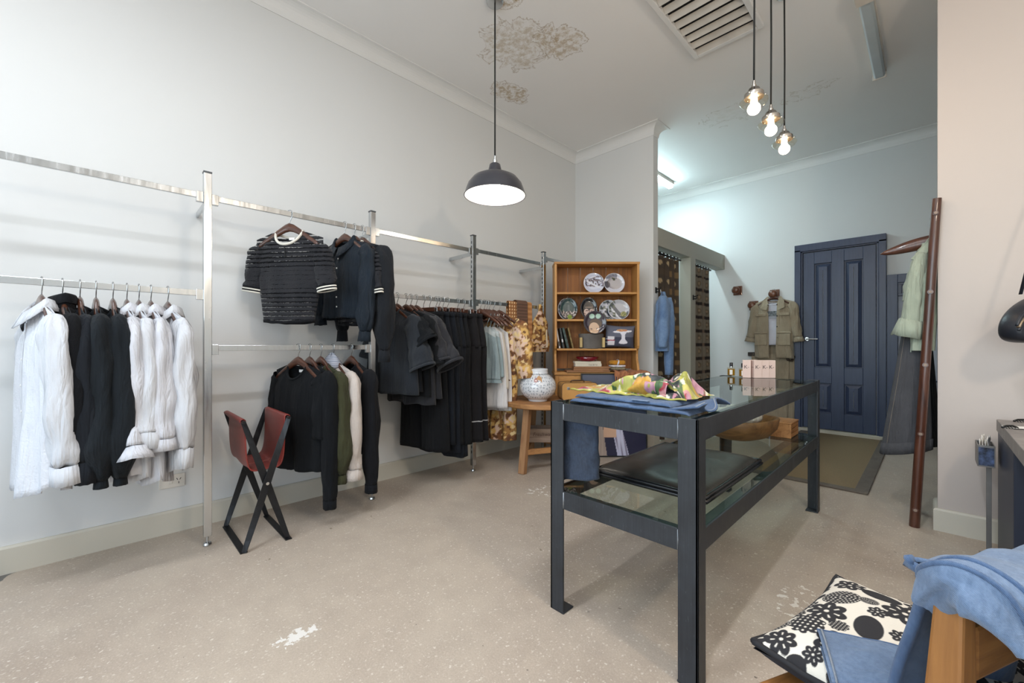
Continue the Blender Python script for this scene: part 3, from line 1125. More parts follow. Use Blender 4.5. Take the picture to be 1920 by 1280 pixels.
def grey_cardi(loc, rz):
    f = ls('pale grey marl jumper with navy striped collar on the low rail', 31, C_grey, .58, -.64, 'jumper', 'jumper', 'none', (.06, 1.25), .008, .05)
    r = f(loc, rz)
    g = G(seed=31, w=.20, chest=.215, nw=.07, fdrop=.06)
    rs = []
    for z, k in ((.0, 1.25), (.03, 1.12), (.065, .75), (.085, .30), (.088, .05)):
        rs.append([(p[0]*k, p[1]*k*1.1-.01, p[2]*.5+g.zs*.5+z-.02) for p in g.neckline(36)])
    MB().rings(rs, True, False).build('striped_hood', M_stripe, r, smooth=True, solid=.003)
    rs = []
    for z, k in ((.0, 1.05), (.016, 1.15), (-.03, 1.9), (-.05, 2.1)):
        rs.append([(p[0]*k, p[1]*k, p[2]*.4+g.zs*.6+z-.01-.02*abs(p[0])/.07) for p in g.neckline(36)])
    MB().rings(rs, True, False).build('collar', C_grey, r, smooth=True, solid=.003)
    return r
put(1.032, RL, deg(7), grey_cardi, 'dark wooden hanger in the pale grey jumper')
put(1.150, RL, deg(6), ls('black cable-knit cardigan beside the third chrome post', 35, C_blackknit, .70, -.68, 'cardigan', 'cardigan', 'crew', (.05, 1.05), 0, .04), 'dark wooden hanger in the black cable cardigan')

# ---- third bay: tees and trousers --------------------------------------------------------------
def wide_tee(lab, sd, mat, hem, L, out, w=.20, r1=.10):
    def f(loc, rz):
        g = G(seed=sd, w=w, chest=.225, hw=.255, d=.034, dh=.05, hem=hem, fold=.026, fdrop=.05, nw=.085)
        return top('tee', lab, 'tee', g, mat, loc, rz, S_short(g, L, out, .085, r1, fl=.55), (.018, 1.02), 'crew', lab=True)
    return f
C_tee2 = cloth('faded_black_jersey', '#22262c', 900, .92, .08, .35, .12)
C_tee3 = cloth('washed_black_jersey', '#26262a', 900, .92, .08, .35, .12)
put(1.435, R2, deg(14), wide_tee('black boxy tee with turned hem sleeve, first on the third bay', 41, C_tee2, -.70, .31, .10), 'dark wooden hanger in the first black boxy tee of the third bay')
put(1.478, R2, deg(10), wide_tee('black boxy tee tucked directly behind the first boxy tee', 42, C_blacktee, -.68, .16, .10), 'dark wooden hanger in the second black boxy tee of the third bay')
put(1.548, R2, deg(11), wide_tee('black scoop tee in the middle of the five tees', 43, C_blacktee, -.72, .30, .07), 'dark wooden hanger in the middle one of the five tees')
put(1.588, R2, deg(10), wide_tee('washed black swing tee behind the scoop tee', 44, C_tee3, -.78, .28, .09), 'dark wooden hanger in the washed black swing tee')
put(1.632, R2, deg(11), wide_tee('charcoal flared-sleeve top in front of the hanging trousers', 45, C_tee3, -.74, .30, .14, r1=.11), 'dark wooden hanger in the charcoal flared-sleeve top')

def trousers(lab, sd, mat, L, loc, rz, wide=.10, top_w=.19, stripe=False, group=None):
    root = thing('trousers', lab, 'trousers', loc, rz, group)
    zt = -.125
    rnd = random.Random(sd)
    def section(sx, t, front):
        return 0
    # hips
    m = MB()
    def fn(u, v):
        a = 2*PI*u
        w_ = top_w+(.035)*sstep(0, 1, v)
        d_ = .016+.03*sstep(0, 1, v)
        z = zt-.26*v
        f = .006*nz(math.cos(a)*3+sd, z*3, math.sin(a)*2)
        return (w_*math.copysign(abs(math.cos(a))**.8, math.cos(a)), (d_+f)*math.copysign(abs(math.sin(a))**.7, math.sin(a)), z)
    m.grid(fn, 40, 10, True)
    m.build('hips', mat, root, smooth=True, solid=.003)
    b = MB()
    rs = [[(top_w*1.01*math.copysign(abs(math.cos(2*PI*k/40))**.8, math.cos(2*PI*k/40)), .019*math.copysign(abs(math.sin(2*PI*k/40))**.7, math.sin(2*PI*k/40)), z) for k in range(40)] for z in (zt+.002, zt-.035)]
    b.rings(rs, True, False).build('waistband', mat, root, smooth=True, solid=.004)
    for s in (1, -1):
        lg = MB()
        def fl(u, v, s=s):
            a = 2*PI*u
            z = zt-.25-(L-.25)*v
            rx = wide*(1.12-.12*sstep(0, .3, v))+.02*v
            ry = .04+.012*v
            f = .014*nz(math.cos(a)*2.2+sd*3+s, z*1.4, math.sin(a)*2.2)+.008*math.sin(5*a+sd+s)
            ca, sa = math.cos(a), math.sin(a)
            return (s*(.112+.012*v)+(rx+f)*ca, (ry+f)*sa+.012*s*math.sin(sd), z+.008*nz(a, sd)*v)
        lg.grid(fl, 28, 24, True)
        l = lg.build('leg', mat, root, smooth=True, solid=.003)
        if stripe:
            q = MB()
            q.rings([[fl(k/28, v) for k in range(28)] for v in (.78, .792)], True, False)
            q.build('hem_stripe', plain('grey_stripe_%d%d' % (sd, s), '#8d8c8c', .8), l, smooth=True, solid=.006)
    return root
TR = [(1.695, 'black wide trousers, nearest the tees in the third bay', C_trous, 1.00, 13),
      (1.748, 'black-navy trousers, second along from the tees', C_trous2, .96, 12),
      (1.806, 'navy-black long trousers, third along from the tees', C_trous2, 1.03, 11),
      (1.832, 'black trousers squeezed between the two navy-black pairs', C_trous, .97, 12),
      (1.868, 'navy-black trousers longest in hem of the row', C_trous2, 1.07, 12),
      (1.912, 'black trousers just before the striped-hem pairs', C_trous, .98, 12),
      (2.010, 'brown-black trousers with a thin grey stripe near the hem', C_trous3, .98, 11),
      (2.070, 'brown-black striped-hem trousers against the fourth chrome post', C_trous3, .98, 11)]
for k, (y, lab, mat, L, r_) in enumerate(TR):
    put(y, R2, deg(r_), lambda l, rz: trousers(lab, 50+k, mat, L, l, rz, stripe=(k >= 6)), 'dark clip hanger holding the '+lab.split(',')[0], 'clip')

# ---- fourth bay: camisoles, robe, scarf -----------------------------------------------------------
def cami(lab, sd, mat, hem, loc, rz, top_z=-.27, w=.15, hw=.2, lace=None, frill=False, name='camisole', cat='camisole'):
    root = thing(name, lab, cat, loc, rz)
    def fn(u, v):
        a = 2*PI*u
        ca, sa = math.cos(a), math.sin(a)
        front = sa < 0
        sx = ca
        vneck = (.05*abs(1-min(1, abs(abs(sx)-.5)*2.2)) if front else .0)
        zt = top_z+vneck-(0.0 if front else .03)
        ww = w+(hw-w)*v+.012*math.sin(PI*v)
        z = zt+(hem-zt)*v
        f = .022*v*(nz(sx*4+sd, z*1.5, 2 if front else 7)+.5*math.sin(sx*11+sd))
        return (ww*ca, (.026+.02*v+f)*sa, z+.01*nz(sx*3+sd, 5)*v)
    MB().grid(fn, 48, 26, True).build('body', mat, root, smooth=True, solid=.002)
    for s in (1, -1):
        MB().tube([(s*.075, -.024, top_z+.048), (s*.10, -.012, -.16), (s*.108, 0, -.118), (s*.10, .012, -.15), (s*.085, .024, top_z-.01)], .0028, 6).build('strap', mat, root, smooth=True)
    if lace:
        rs = [[(p[0]*1.01, p[1]*1.12, p[2]+.002) for p in [fn(k/48, t) for k in range(48)]] for t in (0, .12)]
        MB().rings(rs, True, False).build('lace_trim', lace, root, smooth=True)
    if frill:
        rs = [[(p[0]*(1.02+k_), p[1]*(1.1+k_)+.004*math.sin(q*1.9), p[2]+dz) for q, p in enumerate([fn(k/48, 1.0) for k in range(48)])] for k_, dz in ((0, .0), (.05, -.025))]
        MB().rings(rs, True, False).build('frill', mat, root, smooth=True)
    return root
M_lacew = cloth('grey_lace', '#a9b0b0', 90, .9, .18, .3)
put(2.245, R3, deg(15), lambda l, r: cami('duck-egg satin camisole with grey lace, nearest the chrome post', 61, C_teal, -.66, l, r, lace=M_lacew, frill=True), 'dark wooden hanger in the lace-topped camisole by the post', 'bar')
put(2.290, R3, deg(13), lambda l, r: cami('duck-egg satin camisole tucked behind the lace-topped one', 62, C_teal, -.64, l, r, lace=M_lacew), 'dark wooden hanger in the second duck-egg camisole', 'bar')
put(2.318, R3, deg(18), lambda l, r: cami('long off-white petticoat slip showing below the camisoles', 63, C_slip, -.90, l, r, name='slip', cat='slip'), 'dark wooden hanger in the long off-white petticoat slip', 'bar')
put(2.345, R3, deg(12), lambda l, r: cami('ecru silk camisole between the duck-egg and white ones', 64, C_ecru, -.74, l, r), 'dark wooden hanger in the ecru camisole', 'bar')
put(2.392, R3, deg(15), lambda l, r: cami('long white satin slip dress beside the floral robe', 65, C_slip, -.93, l, r, name='slip', cat='slip', hw=.185), 'dark wooden hanger in the long white slip dress', 'bar')
def floral(p, s=1.0, sd=0.0):
    """ochre, rust and pale pink brushed flowers"""
    x, y, z = p.x*s+.01*nz(p.x*40, p.z*40), p.y*s, p.z*s+.01*nz(p.z*40, p.x*40, 4)
    a = nz(x*17+sd, y*17, z*15)
    b = nz(x*30+5+sd, y*30, z*28)
    c_ = nz(x*9+20, y*9, z*8+sd)
    col = (150, 108, 58)
    if a > .12: col = (201, 160, 92)
    if a < -.18: col = (116, 74, 40)
    if c_ > .22 and b > -.1: col = (206, 176, 156)
    if b > .33: col = (212, 184, 132)
    if b < -.34: col = (92, 56, 34)
    return col
M_floral = painted('floral_robe_print', .85)
def robe(loc, rz):
    g = G(seed=71, w=.20, chest=.19, hw=.17, d=.05, dh=.05, hem=-1.19, fold=.03, fdrop=.16, gap=None)
    pr = lambda i, p: floral(p, 1.0, 2)
    root = thing('robe', 'ochre floral robe with tied sash hanging beside the white slip dress', 'robe', loc, rz)
    g.shell(132, 170).build('body', M_floral, root, smooth=True, solid=.002, paint=pr)
    for s in (1, -1):
        pts, rad = S_long(g, .50, .05, .085, .08, .07, -.01)(s)
        sleeve_mesh(pts, rad, 71+s, 56, .16, 18).build('sleeve', M_floral, root, smooth=True, paint=pr)
    MB().tube([(.05, -.085, -.70), (.07, -.10, -.76), (.05, -.10, -.86), (.07, -.09, -1.0)], [.012, .03, .018, .022], 10, flat=.35).build('sash', M_floral, root, smooth=True, paint=pr)
    MB().tube([(.04, -.08, -.66), (.10, -.10, -.63), (.14, -.09, -.67), (.08, -.09, -.70)], [.012, .026, .026, .012], 10, flat=.4).build('sash_bow', M_floral, root, smooth=True, paint=pr)
    return root
put(2.462, R3, deg(16), robe, 'dark wooden hanger in the floral robe', 'bar')

# scarf folded over the rail with a small brown one on top
def drape(name, y0, y1, z_top, lf, lb, off, thick, mat, label, cat, paint=None, seed=0, nu=30, nv=40, group=None):
    """cloth hung over the rail: front fall lf, back fall lb"""
    root_y = (y0+y1)/2
    m = MB()
    tot = lf+lb+PI*(.012+off)
    def fn(u, v):
        y = y0+(y1-y0)*u-root_y
        s = v*tot
        r = .012+off
        if s < lf:
            x, z = r, -(lf-s)
        elif s < lf+PI*r:
            a = (s-lf)/r
            x, z = r*math.cos(a), r*math.sin(a)
        else:
            x, z = -r, -(s-lf-PI*r)
        q = max(0, -z)
        x += math.copysign(1, x)*(.02*q+.02*q*nz(y*9+seed, z*3, 2))
        y += .03*q*nz(z*3+seed, 4.4)
        return (x, y, z)
    m.grid(fn, nu, nv)
    o = m.build(name, mat, None, smooth=True, solid=thick, paint=paint, loc=(XK, root_y, z_top))
    return tag(o, label, cat, group)
def dots(i, p):
    s = .030
    x = p.y/s
    z = p.z/s
    r = math.hypot(x-round(x), (z-round(z)))
    return (226, 196, 150) if r < .26 else (143, 92, 52)
M_dots = painted('dotted_scarf_print', .9)
def weavecol(i, p):
    k = math.sin(p.z*2*PI/.012)*.5+.5
    return mixc((166, 112, 66), (200, 148, 96), k)
sc = drape('scarf', 2.565, 2.70, R3+.003, .25, .3, .004, .006, M_dots, 'tan scarf with pale dots folded over the rail', 'scarf', dots, 3, 60, 90)
def two(y0, y1, lf, off, lab, pf, sd, nm='scarf'):
    return drape(nm, y0, y1, R3+.003, lf, .3, off, .006, M_dots, lab, 'scarf', pf, sd, 50, 90)
two(2.71, 2.86, .50, .008, 'caramel woven scarf hanging beside the dotted scarf', weavecol, 5)
brown = lambda i, p: mixc((84, 60, 48), (112, 84, 68), .5+.5*math.sin(p.z*2*PI/.010))
two(2.655, 2.79, .27, .018, 'dark brown ribbed scarf lying over the dotted and caramel scarves', brown, 7)
# floral drawstring pouch with a paper tag, hung on the rail
pouch = thing('pouch', 'ochre floral cloth bag with cream card tag hung on the rail', 'bag', (XK+.02, 2.955, R3))
M_f2 = painted('floral_pouch_print', .85)
def pf(u, v):
    a = 2*PI*u
    w_ = .012+.085*sstep(.08, .45, v)+.02*v
    d_ = .014+.03*sstep(.05, .5, v)*(1-.5*sstep(.85, 1, v))
    f = 1+.16*nz(math.cos(a)*2, math.sin(a)*2, v*3)
    return (d_*f*math.sin(a)+.02, w_*f*math.cos(a), .01-.45*v)
m = MB().grid(pf, 80, 90, True)
m.build('bag_body', M_f2, pouch, smooth=True, paint=lambda i, p: floral(p, 1.2, 9))
MB().tube([(0, -.012, -.04), (-.005, -.012, 0), (0, 0, .012), (.015, .012, 0), (.02, .012, -.05)], .004, 8).build('loop', C_khaki, pouch, smooth=True)
tg = MB().box(.058, -.035, -.40, .060, .045, -.23, Matrix.Rotation(.05, 4, 'X')).build('card_tag', plain('cream_card', '#d9cdb6', .8), pouch)
MB().box(.0605, -.012, -.31, .061, .02, -.306, Matrix.Rotation(.05, 4, 'X')).build('printed_line', plain('tag_print', '#8a7a62', .8), tg)
# ================================================================== STEEL AND GLASS TABLE
def steel_mat():
    t = NT('waxed_mild_steel')
    v = t.coord()
    f = t.noise(v, 5, 5, .65)
    col = t.ramp(f, [(.3, lin('#1e2023')), (.7, lin('#32353a'))])
    st = t.noise(t.coord('Object', (90, 90, 3)), 2, 3)
    col = t.mix(t.math('MULTIPLY', st, .25), col, lin('#5b5f64'))
    # dusty mill-scale chalk lines along the lengths
    sp = t.noise(t.coord('Object', (160, 160, 22)), 1.0, 2, .8)
    k = t.ramp(sp, [(.66, (0, 0, 0, 1)), (.72, (1, 1, 1, 1))])
    col = t.mix(t.math('MULTIPLY', k, .10), col, lin('#a6abb0'))
    r = t.ramp(f, [(.3, (.38,)*3+(1,)), (.7, (.55,)*3+(1,))])
    t.bsdf(col, r, .35, t.bump(st, .05, .002))
    return t.m
M_ms = steel_mat()
M_weld = plain('weld_bead', '#8d9297', .4, .7, .1, 60, .5, 200)
M_tglass = glassy('table_glass', (.86, .93, .90), 1.5, 0.0, 1.0)
TX0, TX1, TY0, TY1, TZ = -1.064, -.490, 1.268, 3.205, .822
tab = thing('display_table', 'dark steel frame display table with two glass shelves in mid floor', 'table', ((TX0+TX1)/2, (TY0+TY1)/2, 0))
hx, hy = (TX1-TX0)/2, (TY1-TY0)/2
LW, LT = .062, .008
for sx in (-1, 1):
    for sy in (-1, 1):
        x, y = sx*hx, sy*hy
        m = MB()
        # angle-iron upright: two flanges, open towards the table's middle
        m.box(min(x, x-sx*LW), min(y, y-sy*LT), 0, max(x, x-sx*LW), max(y, y-sy*LT), TZ)
        m.box(min(x, x-sx*LT), min(y, y-sy*LW), 0, max(x, x-sx*LT), max(y, y-sy*LW), TZ)
        leg = m.build('leg', M_ms, tab, bevel=.0015)
        MB().box(min(x, x-sx*.065), min(y, y-sy*.065), 0, max(x, x-sx*.065), max(y, y-sy*.065), .007).build('foot_plate', M_ms, leg, bevel=.003)
def rails(z0, z1):
    # long rails on the sides, short rails on the ends: angle section with a ledge for the glass
    for sx in (-1, 1):
        x = sx*(hx-.0)
        m = MB().box(min(x-sx*.002, x-sx*.009), -hy+LW+.001, z0, max(x-sx*.002, x-sx*.009), hy-LW-.001, z1)
        m.box(min(x-sx*.009, x-sx*.05), -hy+LT, z1-.014, max(x-sx*.009, x-sx*.05), hy-LT, z1-.008)
        m.build('side_rail', M_ms, tab, bevel=.001)
    for sy in (-1, 1):
        y = sy*hy
        m = MB().box(-hx+LW+.001, min(y-sy*.002, y-sy*.009), z0, hx-LW-.001, max(y-sy*.002, y-sy*.009), z1)
        m.box(-hx+LT, min(y-sy*.009, y-sy*.05), z1-.014, hx-LT, max(y-sy*.009, y-sy*.05), z1-.008)
        r = m.build('end_rail', M_ms, tab, bevel=.001)
        for sx in (-1, 1):
            w = MB().tube([(sx*(hx-LW), y-sy*.004, z0+.003), (sx*(hx-LW)+.0006, y-sy*.003, (z0+z1)/2), (sx*(hx-LW), y-sy*.004, z1-.003)], .0035, 8)
            w.build('weld', M_weld, r, smooth=True)
rails(.752, .818)
rails(.408, .476)
MB().box(-hx+.010, -hy+.010, .811, hx-.010, hy-.010, .819).build('glass_top', M_tglass, tab)
MB().box(-hx+.010, -hy+.010, .469, hx-.010, hy-.010, .477).build('glass_shelf', M_tglass, tab)
GT, GS = .8195, .4775       # resting heights

# ---- folded jeans with one leg hanging over the far side of the table
jn = thing('jeans', 'folded mid-blue jeans on the glass top, one dark leg hanging down inside', 'jeans', (-.80, 1.46, GT))
def slabfn(x0, x1, y0, y1, h, sd, wav=.006):
    def fn(u, v):
        a = 2*PI*v
        c_, s_ = math.cos(a), math.sin(a)
        cx, cy = (x0+x1)/2, (y0+y1)/2
        ly = (y1-y0)/2
        y = cy+ly*math.copysign(abs(c_)**.45, c_)
        zz = h/2+h/2*math.copysign(abs(s_)**.6, s_)
        x = x0+(x1-x0)*u
        if zz > h*.4:
            zz += wav*nz(x*14+sd, y*14, sd)+wav*.6*nz(x*34, y*30+sd)
        y += .006*nz(x*10+sd, zz*40)
        return (x, y, max(zz, .0008))
    return fn
def jslab(name, x0, x1, y0, y1, z0, h, sd, mat):
    f = slabfn(x0, x1, y0, y1, h, sd)
    m = MB()
    rs = []
    for i in range(49):
        u = i/48
        k = math.sqrt(max(0.02, 1-abs(2*u-1)**14))
        ring = []
        for j in range(28):
            p = f(u, j/28)
            ring.append((p[0], (y0+y1)/2+(p[1]-(y0+y1)/2)*(.985+.015*k), z0+.0006+(p[2])*k))
        rs.append(ring)
    m.rings(rs, True, True)
    return m.build(name, mat, jn, smooth=True)
l1 = jslab('folded_leg', -.205, .265, -.15, .085, 0, .017, 1, D_mid)
l2 = jslab('folded_leg', -.19, .20, -.135, .10, .0175, .016, 4, D_mid)
# rippled hem end of the upper layer, and its stitched seam
def ruff(u, v):
    y = -.14+.25*u
    z = .012+.017*math.sin(u*9.5+.4)*v+.012*v
    return (.185+.105*v+.012*math.sin(u*14)*v, y+.01*v*math.sin(u*8), max(.004, z))
MB().grid(ruff, 50, 16).build('waist', D_mid, jn, smooth=True, solid=.005)
MB().tube([(.283+.012*math.sin(k/50*14), -.14+.25*k/50+.01*math.sin(k/50*8), max(.004, .012+.017*math.sin(k/50*9.5+.4)+.012)+.002) for k in range(51)], .002, 8).build('waist_seam', D_seam, jn, smooth=True)
MB().box(.06, -.146, .0335, .125, -.128, .0355).build('pocket_stitch', D_light, jn, bevel=.001)
# hanging leg, passing down behind the front rail on the inner left side
def hang(u, v):
    a = 2*PI*u
    w_ = .080+.006*v
    x = -.163+w_*math.copysign(abs(math.cos(a))**.6, math.cos(a))
    y = -.135+.019*math.copysign(abs(math.sin(a))**.8, math.sin(a))+.010*nz(math.cos(a)*2, v*5, 2)
    z = -.03-.268*v+.012*nz(math.cos(a)*2, 7)*v+.02*math.cos(a)*v*v
    return (x, y, z)
lg = MB().grid(hang, 36, 30, True).build('hanging_leg', D_dark, jn, smooth=True, solid=.004)
MB().rings([[tuple(Vector(hang(k/36, v))+Vector((0, -.0012 if math.sin(2*PI*k/36) < 0 else .0012, 0))) for k in range(36)] for v in (.90, .912)], True, False).build('hem_stitch', D_seam, lg, smooth=True)

# ---- printed silk scarf heaped on the jeans
def silk(i, p):
    x, y = p.x*14+.35*nz(p.x*30, p.y*30, 3), p.y*14+.35*nz(p.x*30, p.y*30, 8)
    z = p.z*6
    a = nz(x*.8+1.3, y*.8, z); b = nz(x*1.3+7, y*1.3, z+3); c_ = nz(x*2.4, y*2.4+5, z); e = nz(x*.9-6, y*.9+4, z)
    fine = nz(x*7, y*7, z*3)*.5+.5
    col = mixc((128, 130, 52), (176, 170, 84), fine)
    if a > .10: col = mixc((168, 160, 66), (206, 196, 120), fine)
    if b > .10: col = mixc((176, 112, 116), (212, 168, 164), fine)
    if b > .27: col = mixc((126, 20, 40), (176, 50, 62), fine)
    if e > .12: col = mixc((38, 70, 40), (90, 112, 60), fine)
    if e > .26: col = mixc((20, 24, 30), (50, 60, 56), fine)
    if c_ > .30: col = mixc((190, 186, 160), (226, 222, 206), fine)
    if c_ < -.30: col = mixc((150, 90, 110), (206, 172, 180), fine)
    if a < -.30: col = mixc((166, 116, 30), (204, 160, 70), fine)
    return col
M_silk = painted('printed_silk', .45, sheen=.1)
scf = thing('silk_scarf', 'yellow green and crimson printed silk scarf heaped on the folded jeans', 'scarf', (-.84, 1.53, GT+.034))
def heap(u, v):
    # a long crumpled cloth: ridge lies along x, folds cross it
    x = -.235+.49*u
    y = -.115+.25*v
    env = math.sin(PI*min(1, max(0, v)))**.55*(.22+.78*sstep(.15, .72, u))*sstep(0, .08, u)*sstep(1.0, .88, u)
    z = .050*env
    z += env*(.016*math.sin(9*u*PI*.7+5*v)+.045*(.5-abs(nz(u*5.2+2, v*3.6)))+.020*nz(u*12, v*9, 3)+.008*nz(u*26, v*18, 1))
    y += .03*nz(u*4, v*2, 6)
    x += .03*nz(u*3+4, v*4, 1)
    return (x, y, max(.0015, z))
MB().grid(heap, 200, 130).build('cloth', M_silk, scf, smooth=True, paint=silk)
def roll(u, v):
    a = 2*PI*u
    s = v
    r = .024+.016*math.sin(PI*s)+.007*math.sin(3*a+8*s)
    cx = -.02+.22*s
    cy = -.095+.02*math.sin(4*s)
    return (cx+.012*math.cos(a), cy+r*math.cos(a), max(.002, r*.95+r*.95*math.sin(a)*.95+.008*nz(s*8, u*6)))
MB().grid(roll, 70, 110, True).build('rolled_edge', M_silk, scf, smooth=True, paint=lambda i, p: silk(i, Vector((p.x*1.3+.4, p.y*1.3, p.z))))
MB().tube([(-.235+.49*k/60+.03*nz(k/60*3+4, 0, 1), -.115+.03*nz(k/60*4, 0, 6)-.001, .004+.002*math.sin(k)) for k in range(61)], .0035, 6).build('piped_edge', plain('yellow_piping', '#a8a24e', .6), scf, smooth=True)

# ---- perfume: two bottles and a row of pale pink cartons
M_pglass = glassy('perfume_glass', (.97, .95, .88), 1.45)
M_amber = plain('amber_perfume', '#b98a2a', .15, 0, .04, Transmission_Weight=.35)
M_capb = plain('black_cap', '#0e0e10', .3)
M_plab = plain('paper_label', '#efece6', .7)
M_carton = plain('blush_carton', '#dcc3b8', .7, 0, .02)
M_ink = plain('print_ink', '#4a3e3e', .7)
def bottle(px, py, lab):
    r = thing('perfume_bottle', lab, 'perfume bottle', (px, py, GT+.0005), RZ_CAM)
    MB().box(-.019, -.014, .006, .019, .014, .052).build('perfume', M_amber, r, bevel=.003)
    MB().box(-.022, -.017, 0, .022, .017, .062).build('glass', M_pglass, r, bevel=.004)
    MB().lathe([(.0, .062), (.010, .062), (.010, .072), (.0, .072)], 16).build('collar', M_chrome, r, smooth=True, auto=40)
    MB().lathe([(0, .070), (.0105, .070), (.0105, .094), (.009, .096), (0, .096)], 18).build('cap', M_capb, r, smooth=True, auto=40)
    MB().box(-.020, -.0178, .012, .0, -.0170, .046).build('label', M_plab, r)
    return r
def glass_at(D, L): return dl(D, L)
# positions along the table (far half)
def on_top(u, v, z=GT):
    a, b = (u-960)/776.0, (644-v)/776.0
    t = (z-CAM_H)/b
    return ((FX+a*RX)*t, (FY+a*RY)*t)
bx, by = on_top(1371, 705)
bottle(bx, by, 'small amber perfume bottle standing apart, left of the pink cartons')
bx, by = on_top(1393, 707)
bottle(bx, by, 'small amber perfume bottle in front of the leftmost pink carton')
def carton(u, v, lab, rz):
    x, y = on_top(u, v)
    r = thing('perfume_carton', lab, 'perfume box', (x, y, GT+.0005), rz, 'blush perfume cartons on the glass table')
    MB().box(-.0245, -.0245, 0, .0245, .0245, .118).build('box', M_carton, r, bevel=.0012)
    for k, (ch, sz, dx, dz) in enumerate((('K', .034, -.006, .072), ('o', .013, .010, .071))):
        lettering(ch, sz, M_ink, r, Matrix.Translation((dx, -.0249, dz)) @ Matrix.Rotation(PI/2, 4, 'X'))
    MB().box(-.0248, -.016, .070, -.0243, .012, .0725).build('side_print', M_ink, r)
    return r
carton(1400, 707.5, 'pink perfume carton behind the right-hand bottle', RZ_CAM-.5)
carton(1418, 708, 'pink perfume carton, left of the three in front', RZ_CAM-.12)
carton(1431.5, 708, 'pink perfume carton, middle of the three in front', RZ_CAM-.12)
carton(1443.5, 708, 'pink perfume carton, rightmost of the three in front', RZ_CAM-.12)
carton(1411, 706.5, 'pink perfume carton tucked behind the front three', RZ_CAM-.3)

# ---- lower shelf: black garment folder, dough bowl with cloths, small plank crate
def coated_mat():
    t = NT('black_coated_nylon')
    v = t.coord()
    f = t.noise(v, 7, 4, .6, .6)
    t.bsdf(t.ramp(f, [(.3, lin('#2a2825')), (.7, lin('#3a3733'))]), .36, 0, t.bump(f, .25, .012), Specular_IOR_Level=.4)
    return t.m
M_nylon = coated_mat()
M_piping = plain('black_vinyl_piping', '#101114', .25)
fold_ = thing('garment_bag', 'flat black folded garment bag lying on the lower glass shelf', 'garment bag', (-.80, 1.87, GS))
def gb(u, v):
    x = -.235+.47*u
    y = -.34+.68*v
    e = (1-abs(2*u-1)**8)*(1-abs(2*v-1)**8)
    return (x, y, .012+.034*max(0, e)**.5+.004*nz(x*9, y*9)+.006*nz(x*3, y*3, 4))
m = MB().grid(gb, 40, 50)
m.grid(lambda u, v: (-.235+.47*u, -.34+.68*v, .003), 4, 4)
m.build('bag_body', M_nylon, fold_, smooth=True, auto=60)
for k, z in enumerate((.008, .021)):
    q = .237-.004*k
    w_ = .342-.004*k
    pts = [(-q, -w_), (q, -w_), (q, w_), (-q, w_), (-q, -w_)]
    path = []
    for (x0, y0), (x1, y1) in zip(pts[:-1], pts[1:]):
        for s in range(8):
            path.append((x0+(x1-x0)*s/8, y0+(y1-y0)*s/8, z))
    path.append((pts[0][0], pts[0][1], z))
    MB().tube(path, .009, 8).build('piping', M_piping, fold_, smooth=True)
M_bowl = wood('old_bowl_wood', '#4c2f18', '#8a6238', 'X', .8, .55, .5, .4)
bowl = thing('dough_bowl', 'large carved wooden dough bowl holding white cloths on the lower shelf', 'bowl', (-.83, 2.74, GS))
prof = [(.05, .0), (.10, .004), (.165, .028), (.205, .075), (.217, .128), (.212, .134), (.198, .130), (.185, .085), (.145, .042), (.08, .022), (0, .020)]
def bowlpt(r, z, a):
    k = 1+.03*math.cos(2*a+.6)+.02*nz(math.cos(a)*2, math.sin(a)*2, z*6)
    return (r*k*math.cos(a), r*k*1.08*math.sin(a), z+.008*math.cos(2*a)*(z/.13))
rs = [[bowlpt(r, z, 2*PI*k/56) for k in range(56)] for r, z in [(0.0, 0.0)]+prof]
MB().rings(rs, True, False).build('bowl_body', M_bowl, bowl, smooth=True)
C_muslin = cloth('muslin', '#d9d0c4', 400, .9, .05, .6)
for k, (x, y, r_, L, rz) in enumerate(((-.03, .02, .042, .26, .5), (.05, -.05, .04, .24, 1.1), (.02, .07, .038, .2, -.2))):
    m = MB()
    path = [(x+math.cos(rz)*L*(t-.5), y+math.sin(rz)*L*(t-.5), .128+.012*math.sin(t*5+k)+.012*k) for t in [q/14 for q in range(15)]]
    m.tube(path, [r_*(.55+.45*math.sin(PI*(q+1)/16)**.5)*(1+.12*nz(q*.7, k)) for q in range(15)], 18)
    o = m.build('rolled_cloth', C_muslin, None, smooth=True, loc=(-.83, 2.74, GS))
    tag(o, ('rolled cream muslin cloth lying deepest in the dough bowl', 'rolled cream muslin cloth across the front of the dough bowl', 'rolled cream muslin cloth at the back of the dough bowl')[k], 'cloth')
M_plank = wood('old_pine_plank', '#7d4f28', '#b98350', 'Y', 1.2, .6, .4, .4)
cr = thing('wooden_crate', 'small slatted pine crate at the far corner of the lower shelf', 'crate', (-.645, 3.04, GS))
for k in range(3):
    for x0 in (-.055, .047):
        MB().box(x0, -.09, .004+.027*k, x0+.008, .09, .026+.027*k).build('slat', M_plank, cr, bevel=.002)
MB().box(-.047, -.088, 0, .047, .088, .006).box(-.055, -.098, 0, .055, -.088, .085).box(-.055, .088, 0, .055, .098, .085).build('end_panel', M_plank, cr, bevel=.002)
MB().box(-.058, -.1, .085, .058, .1, .093).build('lid', M_plank, cr, bevel=.002)
